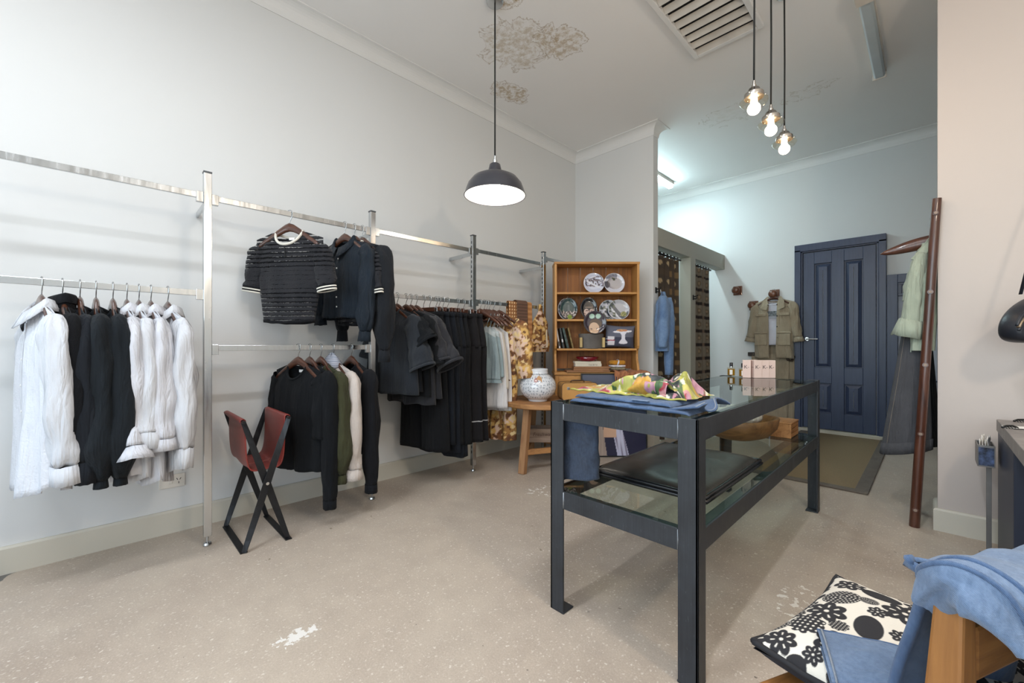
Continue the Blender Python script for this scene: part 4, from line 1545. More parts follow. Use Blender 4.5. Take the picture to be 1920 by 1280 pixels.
# ================================================================== CORNER: DRESSER, ROUND TABLE, STOOL
M_pine = wood('honey_pine', '#9c6a35', '#cf9a58', 'Z', 1.0, .5, .5, .12)
M_pineh = wood('honey_pine_cross', '#9c6a35', '#cf9a58', 'X', 1.0, .5, .3, .12)
M_pineback = wood('old_pine_back', '#6f431d', '#a3692f', 'Z', .8, .6, .6, .15)
DD = 3.97                       # depth of the dresser's face along the camera axis
W2 = .407
LC = (.1031+.308)/2*DD
dx, dy, _ = dl(DD, LC)
HT, DP = 1.835, .20
dr = thing('dresser', 'tall honey-pine open dresser across the corner, loaded with plates', 'dresser', (dx, dy, 0), RZ_CAM)
# local frame: x to the right, y away from the camera, face at y = 0
for s in (-1, 1):
    m = MB()
    x0, x1 = (s*W2, s*(W2-.022))
    prof = [(0, HT), (0, 1.03), (.012, 1.005), (.035, .985), (.045, .95), (.04, .90), (.012, .845), (0, .80), (0, .778), (DP, .778), (DP, HT)]
    m.poly([(x0, y, z) for y, z in prof], (x1-x0, 0, 0))
    m.build('side_board', M_pine, dr, bevel=.002)
MB().box(-W2-.004, -.006, HT-.022, W2+.004, DP, HT).build('top_board', M_pineh, dr, bevel=.003)
MB().box(-W2+.022, 0, HT-.075, W2-.022, .016, HT-.022).build('cornice_board', M_pineh, dr, bevel=.002) if False else None
nb = 6
bw = (2*W2-.044)/nb
for k in range(nb):
    MB().box(-W2+.022+k*bw+.0015, DP-.012, .80, -W2+.022+(k+1)*bw-.0015, DP, HT-.022).build('back_board', M_pineback, dr, bevel=.002)
SH = [1.545, 1.285, 1.003]
for z in SH:
    MB().box(-W2+.022, .004, z-.02, W2-.022, DP-.012, z).build('shelf', M_pineh, dr, bevel=.004)
# base cupboard
MB().box(-W2, -.03, .0, W2, DP, .752).build('base_carcass', M_pine, dr, bevel=.002)
MB().box(-W2-.008, -.045, .752, W2+.008, DP, .778).build('counter_board', M_pineh, dr, bevel=.004)
for k in range(3):
    x0 = -W2+.03+k*(2*W2-.06)/3+.006
    x1 = -W2+.03+(k+1)*(2*W2-.06)/3-.006
    d_ = MB().box(x0, -.038, .60, x1, -.029, .735).build('drawer', M_pineh, dr, bevel=.003)
    MB().lathe([(0, 0), (.012, 0), (.011, .008), (.017, .018), (.014, .027), (0, .029)], 16, M=Matrix.Translation((x1-.035 if k == 0 else (x0+x1)/2, -.038, .665)) @ Matrix.Rotation(PI/2, 4, 'X')).build('knob', M_pine, d_, smooth=True)
for k in range(2):
    x0 = -W2+.03+k*(W2-.03)+.006
    x1 = x0+W2-.042
    d_ = MB().box(x0, -.038, .06, x1, -.029, .585).build('door', M_pine, dr, bevel=.003)
    MB().lathe([(0, 0), (.011, 0), (.010, .008), (.016, .016), (0, .026)], 14, M=Matrix.Translation((x1-.03 if k == 0 else x0+.03, -.038, .36)) @ Matrix.Rotation(PI/2, 4, 'X')).build('knob', M_pine, d_, smooth=True)

def dloc(x, y, z):
    """point in the dresser's frame -> world"""
    return (dx+math.cos(RZ_CAM)*x-math.sin(RZ_CAM)*y, dy+math.sin(RZ_CAM)*x+math.cos(RZ_CAM)*y, z)
def lx(px, D=DD):
    return (px-960)/776.0*D-LC
M_plate = painted('glazed_plate', .12, coat=.5)
def plate(px, zc, rx, rz_, y, lab, art, lean=.16, oval=1.0):
    """plate stood on edge, leaning back; art(x, z) in unit disc"""
    r = thing('plate', lab, 'plate', dloc(lx(px), y, zc), RZ_CAM)
    m = MB()
    NR, NS = 26, 72
    def fn(u, v):
        a = 2*PI*u
        k = v
        dish = -.012*sstep(.62, 1.0, k)+.002
        return (rx*k*math.cos(a), dish, rz_*k*math.sin(a))
    Ml = Matrix.Rotation(-lean, 4, 'X')
    def front(u, v):
        return Ml @ Vector(fn(u, v))
    m.grid(front, NS, NR, True)
    n0 = len(m.v)
    m.grid(lambda u, v: Ml @ (Vector(fn(u, v))+Vector((0, .006, 0))), NS, 4, True)
    def paint(i, p):
        if i >= n0:
            return (200, 200, 204)
        q = Ml.inverted() @ Vector(p)
        return art(q.x/rx, q.z/rz_)
    m.build('dish', M_plate, r, smooth=True, paint=paint)
    MB().tube([Ml @ Vector((rx*math.cos(2*PI*k/64), -.008, rz_*math.sin(2*PI*k/64))) for k in range(65)], .003, 8).build('rim', plain('plate_rim_'+str(int(px)), '#3d3f44' if art(0, .9)[0] < 120 else '#c6c8d0', .2), r, smooth=True)
    return r
def artA(x, z):     # pale ground, dark tangled band
    b = (200, 204, 222)
    d = z-.1-.15*math.sin(x*3)
    k = nz(x*5, z*5, 1)
    if abs(d) < .5 and x > -.85 and k > -.15 and z > -.35-.3*x*.2:
        b = mixc((52, 46, 58), (150, 140, 150), sstep(-.15, .5, nz(x*9, z*9, 3)+.2))
    if abs(z+.15+.9*x*.6) < .10 and z < .2: b = (214, 216, 226)
    return b
def artB(x, z):     # large soft grey form on white
    b = (206, 208, 220)
    e = math.hypot((x-.05)/.75, (z-.02)/.62)
    if e < 1: b = mixc((176, 172, 176), (120, 118, 126), sstep(.5, 1, e)*sstep(.3, -.6, x))
    if math.hypot(x+.75, z+.15) < .35: b = mixc(b, (46, 44, 52), .7)
    if z > .45 and x < .3: b = mixc((92, 92, 106), (160, 160, 172), .5+.5*nz(x*6, z*6))
    if math.hypot(x-.0, z-.42) < .13 or math.hypot(x+.15, z-.55) < .08: b = (44, 56, 34)
    return b
def artC(x, z):     # dark green with pale lower tangle
    b = mixc((38, 62, 70), (58, 82, 78), .5+.5*nz(x*2, z*2))
    if z < -.25+.2*nz(x*4, 1): b = mixc((70, 62, 60), (196, 184, 180), sstep(-.2, .35, nz(x*6, z*6, 4)))
    if abs(x) < .12 and -.2 < z < .35: b = (86, 100, 104)
    if math.hypot(x-.1, z+.78) < .25: b = (124, 146, 62)
    return b
def artD(x, z):     # black with two pale petal shapes
    b = (24, 26, 32)
    for cx in (-.3, .35):
        if math.hypot((x-cx)/.34, (z+.42)/.42) < 1: b = mixc((206, 182, 172), (110, 84, 80), sstep(.0, .5, nz(x*8, z*8, 2)+.1))
    if abs(z-.12) < .05 and abs(x) < .45: b = (120, 104, 96)
    return b
def artE(x, z):
    b = (178, 180, 188)
    s = z+.7*math.sin(x*2.2+.6)
    if abs(s) < .3: b = (92, 96, 104)
    if -.55 < s < -.3: b = (214, 216, 222)
    if x < -.3 and nz(x*4, z*4, 3) > .05: b = (96, 104, 92)
    if math.hypot(x-.45, z+.45) < .28: b = mixc((84, 100, 52), (190, 176, 130), .5+nz(x*7, z*7))
    return b
def artF(x, z):
    b = (190, 192, 202)
    if nz(x*3+4, z*3, 2) > .1: b = (104, 110, 104)
    if nz(x*3-4, z*3, 6) > .2: b = (66, 70, 80)
    return b
def artG(x, z):     # plum ground, pale rounded lower shape, pale green bow
    b = (58, 50, 60)
    if math.hypot((x-.05)/.55, (z+.12)/.42) < 1: b = (88, 70, 54)
    if math.hypot((x+.08)/.46, (z+.52)/.52) < 1: b = (206, 174, 146)
    for cx in (-.26, .30):
        if math.hypot((x-cx)/.24, (z-.55)/.22) < 1: b = (178, 208, 192)
    if abs(x) > .1 and abs(abs(x+.06)-.28) < .09 and abs(z+.58) < .07: b = (110, 88, 80)
    return b
def zp(py, D=DD): return CAM_H+(644-py)/776.0*D
Rr = 19.5/776*DD
yb = .105
plate(1117.5, SH[0]+.100, .100, .100, yb, 'round plate with dark tangled drawing, left of two on the top shelf', artA)
plate(1157, SH[0]+.100, .100, .100, yb+.008, 'round plate with soft grey form, right of two on the top shelf', artB)
plate(1069, SH[1]+.108, .084, .108, yb, 'upright oval plate, dark green with pale lower tangle', artC)
plate(1065, SH[1]+.106, .082, .106, yb+.022, 'upright oval plate edge showing behind the dark green one', artF)
plate(1108, SH[1]+.110, .080, .110, yb, 'upright oval plate, black with two pale petal shapes', artD)
plate(1148, SH[1]+.098, .098, .098, yb+.018, 'round grey and white plate, left of the overlapping pair', artF)
plate(1165, SH[1]+.098, .104, .098, yb-.006, 'round white plate with grey swirl, right of the overlapping pair', artE)
# hat-box with the plum plate in front of the shelf above
M_hat = plain('grey_hatbox', '#55504c', .6, 0, .1, 8)
hb = thing('hat_box', 'oval grey hat box with pale tabs on the third shelf', 'box', dloc(lx(1110.5), .060, SH[2]+.0005), RZ_CAM)
def oval(z, k=1.0): return [(.118*k*math.cos(2*PI*q/48), .068*k*math.sin(2*PI*q/48), z) for q in range(48)]
MB().rings([oval(0), oval(.132)], True, True).build('box_body', M_hat, hb, smooth=True, auto=40)
MB().rings([oval(.108, 1.03), oval(.142, 1.03), oval(.143, .99)], True, True).build('lid', M_hat, hb, smooth=True, auto=40)
for s in (-1, 1):
    MB().box(s*.108-.012, -.072, .01, s*.108+.012, -.035, .105).build('paper_tab', plain('tan_tab_%d' % s, '#b8a06e', .7), hb, bevel=.002)
plate(1115, SH[2]+.143+.107, .107, .107, -.014, 'large plum plate with pale green bow standing on the hat box', artG, .03)
# cushion printed with a cake stand and a striped jug
M_pil = painted('printed_cushion', .9)
pl_ = thing('cushion', 'slate cushion printed with a cake stand and a striped jug', 'cushion', dloc(lx(1165.5), .075, SH[2]+.115), RZ_CAM)
def pil(sy):
    def fn(u, v):
        x, z = -1+2*u, -1+2*v
        e = max(0, (1-abs(x)**3)*(1-abs(z)**3))
        k = 1-.10*(1-abs(z)**2)*abs(x)**4
        kz = 1-.12*(1-abs(x)**2)*abs(z)**4
        X, Z = .150*x*k, .115*z*kz
        return Matrix.Rotation(.05, 4, 'Y') @ Vector((X, sy*.05*e**.5, Z))
    return fn
m = MB().grid(pil(-1), 70, 56)
n1 = len(m.v)
m.grid(pil(1), 12, 12)
def pilpaint(i, p):
    if i >= n1: return (66, 68, 80)
    x, z = p.x/.150, p.z/.115
    b = (96, 98, 112) if z > -.05 else (62, 64, 80)
    if abs(z-.42-.04*x) < .11*math.sqrt(max(0, 1-((x-.12)/.62)**2))+.0 and abs(x-.12) < .62: b = (222, 220, 226)
    if abs(x-.15) < .11+.16*sstep(-.15, -.5, z)*1.0+.10*sstep(.1, .35, z) and -.52 < z < .42: b = (214, 212, 222)
    if math.hypot((x-.15)/.28, (z+.52)/.10) < 1: b = (220, 218, 226)
    if math.hypot((x-.08)/.36, (z-.52)/.10) < 1: b = mixc((190, 120, 96), (206, 170, 116), .5+nz(x*9, z*9))
    if abs(x+.62) < .21 and -.72 < z < .02: b = (206, 202, 206)
    if abs(x+.62) < .21 and abs(z+.30) < .045: b = (150, 40, 60)
    if abs(math.hypot(x+.86, z+.32)-.14) < .035 and x < -.82: b = (200, 198, 204)
    return b
m.build('cushion_cover', M_pil, pl_, smooth=True, paint=pilpaint)
# books leaning at the left of the third shelf
BK = 'books leaning on the third shelf'
def book(px, tilt, w_, h, d_, cov, lab, y=.06, img=None):
    r = thing('book', lab, 'book', dloc(lx(px), y, SH[2]+.001), RZ_CAM, BK)
    Mt = Matrix.Rotation(tilt, 4, 'Y')
    if tilt < 0:
        Mt = Mt @ Matrix.Translation((0, 0, math.sin(-tilt)*w_/2))
    def mb(x0, y0, z0, x1, y1, z1): return MB().box(x0, y0, z0, x1, y1, z1, Mt)
    mm = mb(-w_/2, 0, 0, -w_/2+.002, d_, h).box(w_/2-.002, 0, 0, w_/2, d_, h, Mt).box(-w_/2, -.001, 0, w_/2, .002, h, Mt)
    mm.build('cover', cov, r, bevel=.0008)
    mb(-w_/2+.002, .002, .003, w_/2-.002, d_-.003, h-.003).build('pages', M_plab, r)
    if img: mb(-w_/2+.001, -.0016, h*img[0], w_/2-.001, -.0008, h*img[1]).build('spine_label', img[2], r)
    return r
M_bw = plain('white_book', '#d5d3d2', .6)
M_bd = plain('dark_floral_book', '#3b4040', .6, 0, .4, 30)
M_bo = plain('olive_book', '#7c683c', .6, 0, .3, 24)
M_bg = plain('green_book', '#3a4a46', .6, 0, .4, 26)
book(1051.0, -.17, .014, .225, .12, M_bw, 'tall white book, leftmost of the leaning books', img=(.1, .3, M_bd))
book(1058.5, -.17, .016, .20, .12, M_bd, 'dark floral book second from left, pale band on its spine', img=(.3, .45, M_bw))
book(1067.0, -.24, .022, .205, .12, M_bg, 'thick dark green patterned book among the leaning books')
book(1076.5, -.24, .014, .205, .12, M_bo, 'olive-gold patterned book nearest the hat box')
# counter: boards, two books, red dish, folded cloths, fringed throw
CZ = .7785
M_board = wood('weathered_board', '#6d452a', '#ab7d54', 'X', 1.2, .65, .4, .4)
for k, (px0, px1, z, h, y0, rz) in enumerate(((1061, 1142, 0, .018, -.06, .03), (1074, 1140, .0185, .018, -.05, -.02), (1075, 1143, .037, .016, -.045, .0))):
    o = MB().box(-(lx(px1)-lx(px0))/2, 0, 0, (lx(px1)-lx(px0))/2, .15, h).build('serving_board', M_board, None, bevel=.003, loc=dloc((lx(px0)+lx(px1))/2, y0, CZ+z), rot=(0, 0, RZ_CAM+rz))
    tag(o, ('weathered serving board at the bottom of the stack of three', 'weathered serving board in the middle of the stack of three', 'weathered serving board on top of the stack, under the books')[k], 'board', 'serving boards on the dresser counter')
for k, (px0, px1, z, h, lab, sp) in enumerate(((1078, 1127, .0535, .028, 'cream book with letters on its spine, under the other cream book', 'FAIRFA'), (1077, 1126, .082, .020, 'thin cream book under the red dish', None))):
    wd = (lx(px1)-lx(px0))/2
    r = thing('book', lab, 'book', dloc((lx(px0)+lx(px1))/2, -.02, CZ+z), RZ_CAM, 'cream books on the serving boards')
    MB().box(-wd, 0, 0, wd, .12, .002).box(-wd, 0, h-.002, wd, .12, h).box(-wd, -.001, 0, wd, .002, h).build('cover', plain('cream_cover_%d' % k, '#cdc5b2', .7), r, bevel=.0008)
    MB().box(-wd+.002, .003, .002, wd-.002, .117, h-.002).build('pages', M_plab, r)
    if sp: lettering(sp, .020, M_ink, r, Matrix.Translation((.045, -.0014, h/2)) @ Matrix.Rotation(PI/2, 4, 'X'), 1.4, name='spine_lettering')
dish = MB()
M_red = plain('oxblood_glaze', '#6d1420', .12, 0, .04, Coat_Weight=.6)
dish.lathe([(0, 0), (.085, 0), (.09, .004), (.112, .040), (.108, .042), (.086, .008), (0, .006)], 40)
o = dish.build('dish', M_red, None, smooth=True, loc=dloc(lx(1103), .055, CZ+.1025), rot=(0, 0, RZ_CAM))
tag(o, 'shallow oxblood red dish on top of the cream books', 'dish')
def pad(name, px, y, z, wx, wy, h, mat, lab, cat, sd, paint=None):
    m = MB()
    def fn(u, v):
        a, b = 2*PI*u, PI*(v-.5)
        ca, sa = math.cos(a), math.sin(a)
        cb = max(0.0, math.cos(b))**.35
        k = 1+.05*nz(ca*2+sd, sa*2, v*3)
        return (wx*cb*math.copysign(abs(ca)**.55, ca)*k, wy*cb*math.copysign(abs(sa)**.55, sa)*k, h/2+h/2*math.copysign(abs(math.sin(b))**.8, math.sin(b))+.006*nz(ca*4+sd, sa*4, v*5)*math.cos(b))
    m.grid(fn, 48, 20, True)
    o = m.build(name, mat, None, smooth=True, loc=dloc(lx(px), y, z), rot=(0, 0, RZ_CAM), paint=paint)
    return tag(o, lab, cat)
C_must = cloth('mustard_towel', '#b07a2c', 200, .95, .08, .4)
C_lacew = cloth('white_lace_cloth', '#cfcbd2', 120, .95, .1, .5)
C_taupe = cloth('taupe_cloth', '#7e7560', 300, .95, .1, .5)
pad('folded_cloth', 1158, .04, CZ+.018, .085, .06, .028, C_taupe, 'folded taupe cloth under the lace and mustard cloths', 'cloth', 1)
pad('folded_cloth', 1159, .04, CZ+.047, .080, .055, .018, C_lacew, 'white lace-edged cloth between taupe and mustard cloths', 'cloth', 2)
mt = pad('folded_cloth', 1159, .04, CZ+.066, .078, .052, .045, C_must, 'mustard towel bundle tied with white ribbon on top', 'cloth', 3)
rb = []
for k in range(25):
    a = 2*PI*k/24
    rb.append((.0+.010*math.sin(a), .054*math.cos(a), .0225+.026*math.sin(a)))
MB().tube(rb, .004, 6, flat=2.2).build('ribbon', C_lacew, mt, smooth=True)
# fringed terracotta throw folded over the counter edge
C_terra = cloth('terracotta_throw', '#a06a4a', 160, .95, .12, .5)
thr = thing('throw', 'terracotta throw with knotted fringe spilling over the dresser counter', 'throw', dloc(lx(1178), 0, CZ), RZ_CAM)
def th(u, v):
    x = -.155+.31*u
    s = v*.245
    if s < .18: y, z = .06-s, .012
    elif s < .20: a = (s-.18)/.02*PI/2; y, z = -.12-.022*math.sin(a), .012-.018*(1-math.cos(a))
    else: y, z = -.142-.02*(s-.20), -.006-(s-.20)*.62
    return (x+.05*(v-.4)*(u-.5)+.01*nz(u*5, v*4), y-.010*abs(math.sin(u*22+3*v)), z+.006*math.sin(u*22+v*2)+.004*nz(u*9, v*7))
MB().grid(th, 70, 30).build('cloth', C_terra, thr, smooth=True, solid=.006)
rnd = random.Random(5)
for k in range(22):
    u = (k+.5)/22
    p = Vector(th(u, 1.0))
    L = .055+.035*rnd.random()+.03*sstep(.3, 0, u)
    m = MB()
    m.tube([p+Vector((0, -.004, .01)), p+Vector((rnd.uniform(-.008, .008), -.012, -L*.4)), p+Vector((rnd.uniform(-.012, .012), -.006, -L*.8)), p+Vector((rnd.uniform(-.012, .012), -.008, -L))], [.004, .006, .0075, .004], 8)
    m.build('tassel', C_terra, thr, smooth=True)

# framed poster leaning on the dresser
M_post = painted('poster_print', .25)
pw0, pw1 = (1090-960)/776.0*3.85, (1213-960)/776.0*3.85
px_, py_, _ = dl(3.845, (pw0+pw1)/2)
po = thing('framed_poster', 'black-framed indigo poster with pale ribbons, standing on the floor', 'framed picture', (px_, py_, 0), RZ_CAM)
pw, ph = (pw1-pw0)/2, .772
Mp = Matrix.Rotation(-.055, 4, 'X')
def posterpaint(i, p):
    q = Mp.inverted() @ Vector(p)
    x, z = q.x/pw, q.z/ph
    b = mixc((40, 40, 62), (84, 88, 104), sstep(.3, .95, z))
    if z < .55:
        if x < -.72+.1*nz(z*6, 1): b = (52, 42, 42) if nz(x*30, z*40) < .25 else (150, 140, 140)
        if abs(x-(-.50+.34*(.32-z))) < .17-.02*z: b = mixc((176, 158, 144), (150, 134, 126), .5+nz(x*20, z*3))
        if abs(x-(.10+.55*(.32-z))) < .15+.1*(.3-z): b = mixc((186, 184, 204), (120, 112, 130), sstep(.1, .5, nz(x*14+z*6, z*2, 3)+.1))
        if -.33 < x < .06 and .23 < z < .36: b = (196, 158, 132)
    return b
MB().grid(lambda u, v: Mp @ Vector((-pw+.008+(2*pw-.016)*u, -.012, .008+(ph-.016)*v)), 110, 130).build('print', M_post, po, paint=posterpaint)
M_pfr = plain('black_picture_frame', '#17181b', .35)
fm = MB()
for x0, z0, x1, z1 in ((-pw, 0, -pw+.012, ph), (pw-.012, 0, pw, ph), (-pw+.012, 0, pw-.012, .012), (-pw+.012, ph-.012, pw-.012, ph)):
    fm.box(x0, -.018, z0, x1, .006, z1, Mp)
fm.build('frame', M_pfr, po, bevel=.0015)
MB().box(-pw+.006, -.004, .006, pw-.006, .004, ph-.006, Mp).build('backing_board', M_pfr, po)

# ---- three-legged round table with vase, vanity case and a stencilled box underneath
M_elm = wood('old_elm', '#7a4f2c', '#b5834f', 'X', .7, .6, .3, .3)
M_elml = wood('old_elm_leg', '#7a5234', '#a77d55', 'Z', .8, .65, .3, .3)
tx, ty, _ = dl(3.60, .285)
rt = thing('side_table', 'round rustic timber side table on three splayed legs', 'table', (tx, ty, 0), RZ_CAM)
TH_ = .565
MB().lathe([(0, TH_-.042), (.345, TH_-.042), (.356, TH_-.034), (.356, TH_-.008), (.350, TH_), (0, TH_)], 64).build('top', M_elm, rt, smooth=True, auto=35)
feet = []
for k, a in enumerate((-PI/2-.66, -PI/2+1.35, PI/2+.35)):
    f0 = Vector((.33*math.cos(a), .33*math.sin(a), 0))
    t0 = Vector((.255*math.cos(a), .255*math.sin(a), TH_-.042))
    feet.append((f0, t0))
    MB().bar(f0, t0, .058, .046, up=(math.cos(a), math.sin(a), 0)).build('leg', M_elml, rt, bevel=.004)
for i in range(3):
    a, b = feet[i], feet[(i+1) % 3]
    pa, pb = a[0].lerp(a[1], .32), b[0].lerp(b[1], .32)
    MB().bar(pa, pb, .035, .042).build('stretcher', M_elm, rt, bevel=.004)
vx, vy, _ = dl(3.52, (1008.5-960)/776*3.52)
def vasepaint(i, p):
    # sprig drawing: short leaf strokes along wandering stems
    a = math.atan2(p.y, p.x)
    col = (214, 216, 220)
    s, z = a*.155, p.z
    best = 0
    cell = .027
    for ci in (-1, 0, 1):
        for cj in (-1, 0, 1):
            gi, gj = math.floor(s/cell)+ci, math.floor(z/cell)+cj
            hx = nz(gi*1.7+.3, gj*2.3+.7, 5)*.5+.5
            hy = nz(gi*2.9+.1, gj*1.1+.4, 8)*.5+.5
            an = nz(gi*1.3+.2, gj*1.9+.6, 2)*6
            ox, oz = (gi+hx)*cell, (gj+hy)*cell
            for q in range(3):
                aq = an+(q-1)*1.0
                ux, uz = math.cos(aq), math.sin(aq)
                dx_, dz_ = s-ox-ux*.0048*q, z-oz-uz*.0048*q
                l = dx_*ux+dz_*uz
                w_ = -dx_*uz+dz_*ux
                if -.007 < l < .007 and abs(w_) < .0016*(1-(l/.007)**2)+.0004: best = 1
    if best and .03 < z < .235:
        col = (128, 138, 150) if nz(s*30, z*30) < .1 else (110, 116, 120)
    if math.hypot(a+1.75 if a < 0 else 9, (z-.185)/.16) < .12: col = (168, 128, 126)
    return col
M_vase = painted('glazed_ginger_jar', .15, coat=.6)
vs_ = thing('vase', 'round white ceramic vase with blue-grey sprigs on the side table', 'vase', (vx, vy, TH_+.0005), RZ_CAM)
vp = [(.0, .0), (.078, .0), (.082, .008)]
for k in range(0, 27):
    a = -1.02+k/26*2.08
    vp.append((.155*math.cos(a)**.9 if math.cos(a) > 0 else 0, .122+.122*math.sin(a)))
vp += [(.088, .232), (.084, .245), (.086, .268), (.083, .272), (.079, .268), (.077, .24)]
# denser wall so the drawing reads
dense = []
for (r0, z0), (r1, z1) in zip(vp[:-1], vp[1:]):
    for q in range(3):
        dense.append((r0+(r1-r0)*q/3, z0+(z1-z0)*q/3))
dense.append(vp[-1])
MB().lathe(dense, 240).build('jar', M_vase, vs_, smooth=True, paint=vasepaint)
MB().tube([(0, -.088, .24), (.004, -.10, .225), (0, -.125, .215)], .0012, 6).build('string', C_khaki, vs_, smooth=True)
MB().poly([(-.022, -.140, .165), (.026, -.142, .172), (.022, -.129, .205), (.002, -.122, .222), (-.014, -.124, .210)], (0, .0014, 0)).build('tag', plain('kraft_tag', '#b98e63', .8), vs_)
# vanity case
M_tan = plain('tan_leather', '#b98a4e', .45, 0, .06, 5, .15, 60)
M_tand = plain('worn_leather_edge', '#4a3320', .5, 0, .1, 20)
cx_, cy_, _ = dl(3.62, (1085-960)/776*3.55)
vc = thing('vanity_case', 'tan leather vanity case with brown edges on the side table', 'suitcase', (cx_, cy_, TH_+.0005), RZ_CAM+.10)
def rr(y, w_, h, r_=.032):
    pts = []
    for (sx, sz, a0) in ((1, 0, -PI/2), (1, 1, 0), (-1, 1, PI/2), (-1, 0, PI)):
        for q in range(7):
            a = a0+q/6*PI/2
            pts.append((sx*(w_-r_)+r_*math.cos(a), y, (h-r_ if sz else r_)+r_*math.sin(a)))
    return pts
MB().rings([rr(-.085, .155, .148), rr(.085, .155, .148)], True, True).build('case_body', M_tan, vc, smooth=True, auto=40)
for y in (-.086, .078):
    MB().rings([rr(y, .1565, .1495), rr(y+.008, .1565, .1495)], True, False).build('edge_binding', M_tand, vc, smooth=True, solid=.003)
MB().tube([(-.06, 0, .148), (-.055, 0, .160), (-.03, 0, .164), (.03, 0, .164), (.055, 0, .160), (.06, 0, .148)], .006, 8).build('handle', M_tand, vc, smooth=True)
for s in (-1, 1):
    MB().box(s*.10-.012, -.088, .09, s*.10+.012, -.084, .115).build('catch', M_chrome, vc, bevel=.002)
bx_, by_, _ = dl(3.63, (1022-960)/776*3.6)
M_box = wood('grey_weathered_box', '#66503f', '#9a8371', 'X', 1.0, .8, .3, .5)
sb = thing('stencilled_box', 'weathered wooden box with faded lettering under the side table', 'box', (bx_, by_, .205), RZ_CAM)
m = MB()
m.box(-.17, -.09, 0, .17, -.075, .115).box(-.17, .075, 0, .17, .09, .115).box(-.17, -.075, 0, -.155, .075, .115).box(.155, -.075, 0, .17, .075, .115).box(-.155, -.075, 0, .155, .075, .01)
m.build('box_body', M_box, sb, bevel=.002)
lettering('Freshwater', .044, plain('faded_stencil', '#4e382c', .8), sb, Matrix.Translation((-.01, -.0905, .068)) @ Matrix.Rotation(PI/2, 4, 'X'), 1.0, .25)

# ---- red sling stool in front of the rack
M_bmet = plain('black_strap_steel', '#16171a', .42, .3, .1, 30)
def leather_mat():
    t = NT('red_saddle_leather')
    v = t.coord()
    f = t.noise(v, 6, 5, .6)
    t.bsdf(t.ramp(f, [(.3, lin('#6a2420')), (.7, lin('#8d3a31'))]), .42, 0, t.bump(t.noise(v, 300, 2), .1, .002), Specular_IOR_Level=.45)
    return t.m
M_lea = leather_mat()
st_ = thing('sling_stool', 'folding black steel stool with red leather sling by the rack', 'stool', (-2.63, .605, 0), 0)
# two crossing frames; the sling hangs between their top bars (which run in x)
hx_, hy_, zt_ = .215, .103, .655
for f in (1, -1):
    for s in (-1, 1):
        m = MB()
        x = s*(hx_-(.0 if f > 0 else .012))
        # flat strap, broad side turning from across to along its length
        rs = []
        for k in range(13):
            t = k/12
            y = -f*hy_+2*f*hy_*t
            z = .004+(zt_-.004)*t
            w_ = .019-.006*abs(2*t-1)
            tw = .9*abs(2*t-1)**1.5
            ex = Vector((math.sin(tw)*.9, math.cos(tw), 0)).normalized()
            ey = Vector((math.cos(tw), -math.sin(tw), 0))
            c = Vector((x, y, z))
            rs.append([c+ex*w_+ey*.0025, c-ex*w_+ey*.0025, c-ex*w_-ey*.0025, c+ex*w_-ey*.0025])
        m.rings(rs, True, True)
        m.build('frame_strap', M_bmet, st_, bevel=.001)
    MB().box(-hx_, -f*hy_-.016, 0, hx_, -f*hy_+.016, .006).build('foot_bar', M_bmet, st_, bevel=.001)
    MB().tube([(-hx_-.01, f*hy_, zt_), (hx_+.01, f*hy_, zt_)], .008, 12).build('top_rod', M_bmet, st_, smooth=True, auto=40)
for s in (-1, 1):
    MB().lathe([(0, -.006), (.008, -.006), (.008, .006), (0, .006)], 12, M=Matrix.Translation((s*(hx_+.004), 0, zt_/2)) @ Matrix.Rotation(PI/2, 4, 'Y')).build('pivot_bolt', M_chrome, st_)
sl_pts = []
nseg = 44
for k in range(nseg+1):
    t = k/nseg
    y = -hy_+2*hy_*t
    if t < .08: pass
    sl_pts.append((y*(1-.0*t), zt_-.262*(1-abs(2*t-1)**2.6)))
def sling(u, v):
    t = v
    if t < .06:
        a = PI*(1-t/.06)
        return (-.19+.38*u, -hy_-.0125*math.cos(a)*1.0, zt_+.0125*math.sin(a))
    if t > .94:
        a = PI*(t-.94)/.06
        return (-.19+.38*u, hy_-.0125*math.cos(a)*1.0, zt_+.0125*math.sin(a))
    q = (t-.06)/.88
    ang = PI*(1-q)
    yy = (hy_-.0125)*(-1 if q < .5 else 1)*abs(math.cos(PI*q))**.28*1.0
    zz = zt_-.262*max(0, math.sin(PI*q))**.62
    zz += .004*math.sin(u*9)*math.sin(PI*q)
    return (-.19+.38*u, yy, zz)
MB().grid(sling, 24, 90).build('leather_sling', M_lea, st_, smooth=True, solid=.005)
MB().tube([tuple(Vector(sling(.5, k/90))+Vector((0, 0, .003))) for k in range(4, 87)], .0012, 5).build('seam_stitch', plain('leather_thread', '#a9695e', .7), st_, smooth=True)

# power point on the wall
M_wht = plain('white_plastic', '#dcd8d0', .4)
pw_ = thing('power_outlet', 'white wall power outlet low on the wall near the chrome post', 'power outlet', (XL, .274, .285))
MB().box(0, -.057, -.036, .009, .057, .036).build('plate', M_wht, pw_, bevel=.003)
MB().box(.009, -.016, -.013, .012, .001, .013).build('switch', M_wht, pw_, bevel=.002)
sk = MB()
for dy_, dz_, rot in ((.022, .008, .5), (.036, .008, -.5), (.029, -.012, 0)):
    sk.box(.0088, -.0015, -.006, .0096, .0015, .006, Matrix.Translation((0, dy_, dz_)) @ Matrix.Rotation(rot, 4, 'X'))
sk.build('socket_slots', M_slot, pw_)
